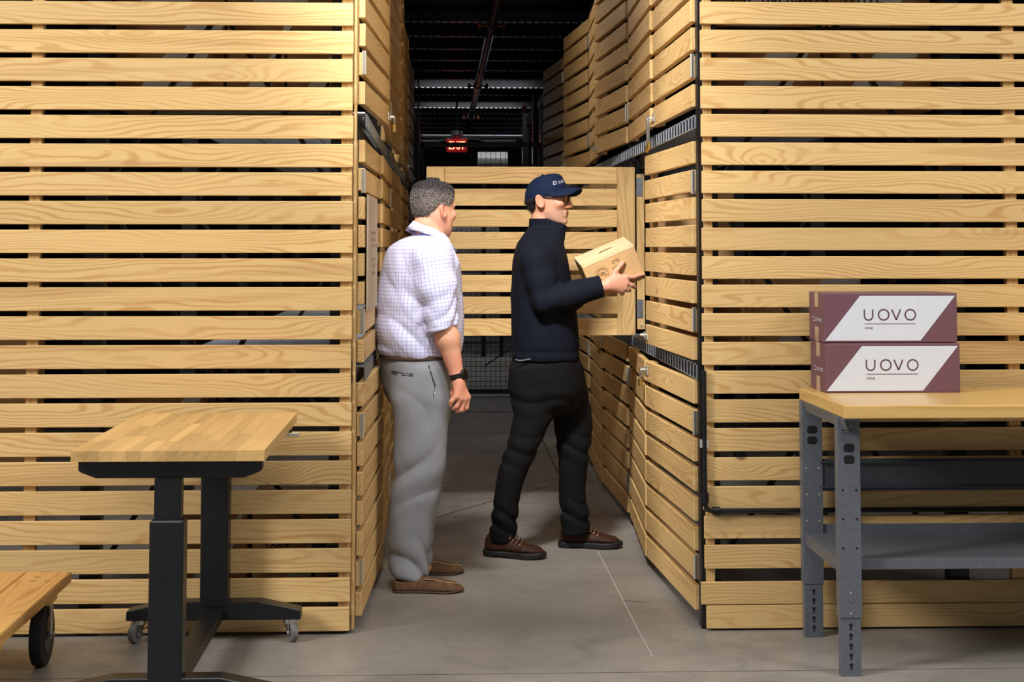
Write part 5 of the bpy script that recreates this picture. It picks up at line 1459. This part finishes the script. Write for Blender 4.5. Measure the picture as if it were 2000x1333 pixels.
# skin
f = Field((-0.02, 1.20, 0.0), (1.02, 2.10, 1.90), 0.0042)
f.loft([(z, x, y, a - 0.022, b - 0.022) for z, x, y, a, b in tB if b > 0.13], angB)
f.cone(headB + RB @ np.array([-0.03, 0, -0.06]), at(1062, 470, YBm), 0.058, 0.062, 0.03)
rlegY, llegY = 1.57, 1.80
f.chain([at(1045, 730, YBm - 0.08), at(1012, 890, 1.60), at(983, 1025, 1.57), at(980, 1048, 1.585)], [0.060, 0.044, 0.030, 0.026], 0.03)
f.chain([at(1085, 730, YBm + 0.08), at(1120, 880, 1.76), at(1120, 1010, 1.79), at(1120, 1030, 1.80)], [0.060, 0.044, 0.030, 0.026], 0.03)
f.cone(at(1062, 735, YBm - 0.07), at(1072, 735, YBm + 0.07), 0.085, 0.085, 0.04)
f.cone(at(1066, 735, YBm), at(1064, 640, YBm), 0.09, 0.10, 0.04)
f.chain([shR, elR], [0.045, 0.036], 0.02)
f.chain([shL, elL], [0.045, 0.036], 0.02)
# right hand on the near face of the case
def Z7(zx, zy): return 1080 + zx / 7.84, 430 + zy / 7.84
bn = -uy
def onface(zx, zy, lift):
    """point over the near face of the case at a zoom pixel"""
    px, py = Z7(zx, zy)
    r = _fw + _rt * (px - 1000) / F_PX - _up * (py - SHIFT_PX - 666.5) / F_PX
    tt = ((np.array(box_o) - _C) @ bn) / (r @ bn)
    return _C + r * tt + bn * lift
# wrist, palm, fingers
wR = onface(800, 985, 0.028)
wrR = wR
K = [onface(1105, 862, 0.026), onface(1112, 945, 0.030), onface(1090, 1020, 0.030), onface(1045, 1075, 0.024)]
f.chain([elR, elR + (wR - elR) * 0.6, wR], [0.036, 0.035, 0.0275], 0.02)
for kk in K: f.cone(wR + (kk - wR) * 0.12, kk, 0.0215, 0.0145, 0.016)
f.cone(onface(870, 920, 0.024), onface(985, 850, 0.022), 0.022, 0.014, 0.02)
f.chain([onface(900, 890, 0.022), onface(962, 765, 0.018), onface(1030, 690, 0.013), onface(1078, 640, 0.010)], [0.018, 0.0125, 0.0115, 0.0088], 0.007)
f.chain([K[0], onface(1235, 862, 0.020), onface(1320, 838, 0.013), onface(1388, 828, 0.009)], [0.0118, 0.0105, 0.0092, 0.0080], 0.005)
f.chain([K[1], onface(1190, 985, 0.026), onface(1240, 1022, 0.012), onface(1252, 1035, 0.0)], [0.0118, 0.0105, 0.0095, 0.0085], 0.005)
f.chain([K[2], onface(1130, 1055, 0.026), onface(1160, 1072, 0.008), onface(1168, 1068, -0.012)], [0.0115, 0.0105, 0.0095, 0.0085], 0.005)
f.chain([K[3], onface(1045, 1118, 0.018), onface(1070, 1125, 0.0), onface(1085, 1115, -0.018)], [0.0105, 0.0095, 0.0085, 0.0075], 0.005)
# left hand under the far lower corner
lp = BW(-bw_ / 2 + 0.035, bd_ * 0.62, -0.022)
wrL = lp + np.array([-0.075, 0.03, -0.012])
f.chain([elL, elL + (wrL - elL) * 0.6, wrL], [0.036, 0.035, 0.0275], 0.02)
f.cone(wrL, lp, 0.028, 0.022, 0.015)
for k in range(4):
    b0 = BW(-bw_ / 2 + 0.045 + 0.012 * k, bd_ * (0.66 - 0.085 * k), -0.018)
    f.chain([lp + (b0 - lp) * 0.3, b0, b0 + ux * 0.045, b0 + ux * 0.075], [0.013, 0.011, 0.010, 0.008], 0.005)
f.chain([lp, BW(-bw_ / 2 - 0.018, bd_ * 0.42, -0.005), BW(-bw_ / 2 - 0.014, bd_ * 0.33, 0.03)], [0.017, 0.0125, 0.0095], 0.008)
head_field(f, headB, RB, sB, jaw=1.0, low=0.76)
V, Q = f.mesh(); V = relax(V, Q, 1, 0.4)
tint = face_tint(V, headB, RB, sB, (212, 156, 128), (150, 132, 122), (60, 50, 44))
p = local_pts(V, headB, RB, sB)
far_ = np.abs(p[:, 0]) > 0.2
tint = mixc(tint, (far_ & (V[:, 2] < 1.5)) * 0.3, (206, 140, 116))
underB(link('body', np_mesh('body', V, Q, 'skin', attrs={'tint': ('FLOAT_COLOR', tint)})))

# hair at the nape and temple, below the cap
f = Field(headB - 0.16, headB + 0.17, 0.003)
head_field(f, headB, RB, sB, low=0.76)
sl, X, Y_, Z = f.sub(headB - 0.2, headB + 0.2)
P = (X - headB[0], Y_ - headB[1], Z - headB[2])
lx_, ly_, lz_ = [(P[0] * RB[0][i] + P[1] * RB[1][i] + P[2] * RB[2][i]) / sB for i in range(3)]
f.F = (f.F - 0.005 - 0.004 * sstep(-lx_, 0.03, 0.07) - wob((lx_, ly_, lz_), 150, 5) * 0.002).astype(np.float32)
line_ = np.where(lx_ > -0.034, 0.012 + 0.0 * lx_, np.maximum(0.012 - 2.6 * (-0.034 - lx_), -0.080))
side_ = np.maximum(line_ - lz_, np.maximum(lx_ - 0.036, lz_ - (-0.006 + 0.29 * (lx_ + 0.104))))
earcut = 0.031 - np.sqrt((lx_ + 0.014) ** 2 + (lz_ + 0.008) ** 2 + 0 * ly_)
f.F = smax(smax(f.F, side_, 0.004), earcut + 0 * f.F, 0.003).astype(np.float32)
V, Q = f.mesh(); p = local_pts(V, headB, RB, sB)
tint = np.tile(np.array(srgb(46, 38, 34)), (len(V), 1)); tint = mixc(tint, sstep(p[:, 0], -0.02, 0.01), (128, 118, 112))
px_ = p[:, 0]
V, Q, tint = strands(V, Q, tint, RB, 7000, lambda i: 0.006 + 0.012 * sstep(-px_[i], 0.02, 0.06), lambda i: 0.05 + 0 * px_[i], 5, 0.6)
underB(link('hair', np_mesh('hair', V, Q, 'hair', attrs={'tint': ('FLOAT_COLOR', tint)})))

# cap
cp_ = link('cap', None, None, tuple(headB)); underB(cp_)
cp_.rotation_euler = Matrix(RB).to_euler(); cp_.scale = (sB, sB, sB); cp_.empty_display_size = 0.05
CAP = np.array([(0.126, 0.012, 0.046, 0.018), (0.121, -0.016, 0.058, 0.040), (0.111, -0.050, 0.067, 0.058), (0.093, -0.077, 0.077, 0.070), (0.073, -0.095, 0.086, 0.078), (0.048, -0.107, 0.094, 0.084), (0.023, -0.112, 0.098, 0.0855), (-0.007, -0.113, 0.098, 0.0855), (-0.030, -0.112, 0.097, 0.084)])[::-1]
cz_ = np.linspace(CAP[0, 0], CAP[-1, 0], 120); cb_, cf_, cw_ = [pchip(CAP[:, 0], CAP[:, i], cz_) for i in (1, 2, 3)]
f = Field((-0.15, -0.12, -0.06), (0.14, 0.12, 0.16), 0.003)
def crown(X, Y, Z):
    b_, f_, w_ = [np.interp(Z, cz_, c_) for c_ in (cb_, cf_, cw_)]
    cx_, rf_ = (b_ + f_) / 2, (f_ - b_) / 2
    u, v = (X - cx_) / rf_, Y / w_
    q = np.sqrt(u * u + v * v); g = np.sqrt((u / rf_) ** 2 + (v / w_) ** 2) + 1e-6
    d = np.where(q > 0.4, q * (q - 1) / np.maximum(g, 4), (q - 1) * 0.07)
    d = smax(d, Z - 0.126, 0.012)
    an = np.arctan2(Y, X + 0.02); seam = np.abs(np.sin(an * 3)) * np.sqrt(Y ** 2 + (X + 0.02) ** 2) / 3
    inner = d + 0.006
    d = d + 0.0016 * np.exp(-(seam / 0.002) ** 2)
    base = -0.013 + 0.29 * (X + 0.104) - 0.10 * np.maximum(X, 0)
    return np.maximum(smax(d, base - Z, 0.003), -inner)
f.op(crown, (-1, -1, -1), (1, 1, 1))
V, Q = f.mesh(); V = relax(V, Q, 1, 0.4)
link('crown', np_mesh('crown', V, Q, 'navy_cap'), cp_)
f = Field((-0.02, -0.12, -0.03), (0.20, 0.12, 0.09), 0.003)
def brim(X, Y, Z):
    zc_ = 0.058 - 0.10 * (X - 0.09) - 5.6 * Y ** 2
    o = (np.abs((X - 0.055) / 0.106) ** 2.5 + np.abs(Y / 0.088) ** 2.5) ** (1 / 2.5) - 1
    inn = np.sqrt(((X + 0.004) / 0.096) ** 2 + (Y / 0.080) ** 2) - 1
    return smax(smax(o * 0.08, np.abs(Z - zc_) - 0.0035, 0.003), -inn * 0.08, 0.002)
f.op(brim, (-1, -1, -1), (1, 1, 1))
V, Q = f.mesh(); V = relax(V, Q, 1, 0.4)
link('brim', np_mesh('brim', V, Q, 'navy_cap'), cp_)
MB().cyl((-0.026, 0, 0.112), (-0.027, 0, 0.123), 0.008, 0.006, 12).build('button', 'navy_cap', cp_, smooth=True)
mbx = MB(); ribbon(mbx, [(0, 0), (0.013, 0), (0.013, 0.013), (0, 0.013)], 0.003, ((0, 0, 0), (1, 0, 0), (0, 1, 0)), closed=True)
def wrap2(vs, fs, nm, a0, zb, mat):
    out = []
    for q in vs:
        a = a0 + q[0] / 0.080; z = zb + q[1] + 0.18 * q[0]
        b_, f_, w_ = [float(np.interp(z, cz_, c_)) for c_ in (cb_, cf_, cw_)]
        out.append(((b_ + f_) / 2 + ((f_ - b_) / 2 + 0.0016) * math.cos(a), (w_ + 0.0016) * math.sin(a), z))
    me = bpy.data.meshes.new(nm); me.from_pydata(out, [], fs); me.materials.append(M[mat]); link(nm, me, cp_)
wrap2(mbx.v, mbx.f, 'cap_mark', R(-57), 0.072, 'white_print')
vs, fs = text_geo('U O V O', 0.019)
wrap2(vs, fs, 'cap_lettering', R(-39), 0.076, 'white_print')

# glasses
gl = link('glasses', None, None, tuple(headB)); underB(gl)
gl.rotation_euler = Matrix(RB).to_euler(); gl.scale = (sB, sB, sB); gl.empty_display_size = 0.03
for sg in (-1, 1):
    pts = []
    for k in range(29):
        a = 2 * math.pi * k / 28; ca, sa = math.cos(a), math.sin(a)
        yy = sg * (0.034 + 0.0225 * math.copysign(abs(ca) ** 0.7, ca) * sg); zz = 0.006 + 0.0165 * math.copysign(abs(sa) ** 0.75, sa)
        pts.append((0.101 - 4.5 * max(abs(yy) - 0.02, 0) ** 2 * 2, yy, zz))
    MB().tube(pts, 0.0024, 6).build('rim', 'frame_black', gl, smooth=True)
    lens = MB(); lens.add([(p_[0], p_[1], p_[2]) for p_ in pts[:-1]], [tuple(range(28))]); lens.build('lens', 'lens_glass', gl)
    MB().tube([(0.090, sg * 0.0565, 0.014), (0.078, sg * 0.072, 0.014), (0.03, sg * 0.0785, 0.012), (-0.012, sg * 0.0815, 0.012), (-0.028, sg * 0.079, 0.0)], 0.0026, 6).build('temple_arm', 'frame_black', gl, smooth=True)
MB().tube([(0.103, -0.012, 0.010), (0.107, 0, 0.013), (0.103, 0.012, 0.010)], 0.0022, 6).build('bridge', 'frame_black', gl, smooth=True)

# fleece
f = Field((-0.08, 1.15, 0.84), (0.92, 2.15, 1.62), 0.0045)
f.loft(tB, angB, 0.02, e=2.3)
neckst = []
for py, a, b in ((416, 1035, 1090), (430, 1033, 1100), (442, 1032, 1108), (453, 1030, 1103), (464, 1024, 1099)):
    q = at((a + b) / 2, py, YBm); neckst.append((q[2], q[0], q[1], (b - a) / 2 / ppm(YBm), 0.066))
f.loft(neckst, angB, 0.02)
qa, qb = at(1050, 418, YBm), at(1108, 442, YBm); sl_ = (qb[2] - qa[2]) / (qb[0] - qa[0])
f.op(lambda X, Y, Z: -(Z - (qa[2] + sl_ * np.maximum(X - qa[0], 0) - 0.15 * np.maximum(qa[0] - X, 0))) * 0.92 + 0 * Y, (neckst[0][1] - 0.14, YBm - 0.12, qb[2] - 0.02), (neckst[0][1] + 0.14, YBm + 0.12, qa[2] + 0.05), 0.006, 'c')
for s_, e_, w_, rr3 in ((shR, elR, wrR, 1), (shL, elL, wrL, 1)):
    f.cone(s_, at(1060, 478, YBm), 0.066, 0.062, 0.05)
    cuff = e_ + (w_ - e_) * 0.93; ax = (w_ - e_) / np.linalg.norm(w_ - e_)
    f.sleeve([s_, s_ + (e_ - s_) * 0.5, e_, e_ + (w_ - e_) * 0.5, cuff + ax * 0.03], [0.072, 0.069, 0.061, 0.056, 0.051], cuff, ax, 0.03)
def ffold(X, Y, Z):
    w = wob((X, Y, Z * 0.7), 22, 31) * 0.0045 + wob((X, Y, Z), 55, 32) * 0.0012
    el_ = np.exp(-(((X - elR[0] - 0.03) ** 2 + (Z - elR[2]) ** 2) / 0.11 ** 2))
    w = w - el_ * 0.007 * rid(26 * (X * 0.85 + Z * 0.55) + 1.2 * np.sin(16 * Y + 10 * Z))
    w = w - np.exp(-((Z - at(0, 640, YBm)[2]) / 0.10) ** 2) * 0.005 * rid(15 * (X - Z * 0.7) + 1.2 * np.sin(12 * Z))
    w = w + np.exp(-((Z - tB[-1][0] - 0.045) / 0.012) ** 2) * 0.004
    return w.astype(np.float32)
f.op(ffold, (-9, -9, -9), (9, 9, 9), 0, 'd')
# neck opening
f.op(lambda X, Y, Z: np.sqrt(((X - neckst[0][1]) * 1.0) ** 2 + (Y - YBm) ** 2) - 0.055 + 0 * Z, (neckst[0][1] - 0.09, YBm - 0.09, neckst[0][0] - 0.03), (neckst[0][1] + 0.09, YBm + 0.09, neckst[0][0] + 0.1), 0.004, 'c')
V, Q = f.mesh(); V = relax(V, Q, 2, 0.4)
fl_ = underB(link('fleece', np_mesh('fleece', V, Q, 'navy_fleece')))
q = Vector(at(1096, 452, YBm - 0.035)) - offB; q2 = Vector(at(1094, 470, YBm - 0.04)) - offB; q3 = Vector(at(1096, 479, YBm - 0.045)) - offB
zp = MB().tube([q + Vector((0.006, 0, 0)), q2 + Vector((0.005, 0, 0)), q3 + Vector((0.008, 0, 0))], 0.003, 6).build('zip', 'zinc', pb, smooth=True)
MB().bar(q2 + Vector((0.008, -0.004, 0)), q3 + Vector((0.012, -0.004, -0.004)), 0.008, 0.003).build('zip_pull', 'zinc', pb)

# jeans
f = Field((0.0, 1.25, 0.06), (0.98, 2.10, 1.06), 0.0045)
f.loft(torso_rows([(694, 1001, 1130, .172), (720, 997, 1136, .180), (755, 998, 1140, .176), (785, 1012, 1130, .150), (806, 1035, 1112, .10)], YBm, angB), angB, 0.03, capr=0.03)
lr = rows([(722, 1000, 1082, 0.035), (760, 996, 1086, 0.03), (780, 999, 1084, 0.03), (804, 1003, 1081, 0.025), (845, 997, 1066, 0.02), (886, 985, 1046, 0.015), (927, 973, 1029, 0.0), (969, 966, 1017), (1010, 960, 1010, 0.005), (1040, 956, 1008, 0.015), (1058, 955, 1008, 0.02)], rlegY, lambda py: np.interp(py, [722, 880, 960, 1046], [0.092, 0.082, 0.070, 0.064]))
ll = rows([(722, 1052, 1136), (750, 1060, 1144), (780, 1070, 1151), (805, 1078, 1154), (845, 1084, 1156), (886, 1091, 1149), (927, 1092, 1146), (960, 1092, 1143), (989, 1095, 1147), (1028, 1096, 1151), (1043, 1097, 1149)], llegY - 0.03, lambda py: np.interp(py, [722, 880, 960, 1034], [0.092, 0.080, 0.068, 0.064]))
f.loft(lr, R(-6), 0.055); f.loft(ll, R(4), 0.055)
def jfold(X, Y, Z):
    w = wob((X, Y, Z * 0.8), 26, 41) * 0.003
    for zk_, am in ((at(0, 885, 1.6)[2], 0.006), (at(0, 1020, 1.6)[2], 0.008), (at(0, 790, 1.6)[2], 0.004)):
        w = w - np.exp(-((Z - zk_) / 0.07) ** 2) * am * rid(38 * Z + 13 * X + 1.5 * np.sin(14 * X + 10 * Y))
    return w.astype(np.float32)
f.op(jfold, (-9, -9, -9), (9, 9, 9), 0, 'd')
V, Q = f.mesh(); V = relax(V, Q, 2, 0.4)
underB(link('jeans', np_mesh('jeans', V, Q, 'black_denim')))
ch = [Vector(at(px, py, YBm - 0.17)) - offB for px, py in ((1006, 703), (1014, 705), (1024, 704), (1034, 702), (1042, 700))]
MB().tube(ch, 0.0035, 6).build('belt_chain', 'duct', pb, smooth=True)

# boots
L1 = 112 / ppm(1.53)
q = at(947, 1080, 1.57)
shoe(pb, 'boot', (q[0] - offB.x, 1.605 - offB.y, 0.0), R(-21), 0.305, 0.110, 'boot')
q = at(1092, 1060, 1.80)
shoe(pb, 'boot', (q[0] - offB.x, 1.82 - offB.y, 0.0), R(-10), 0.312, 0.110, 'boot')
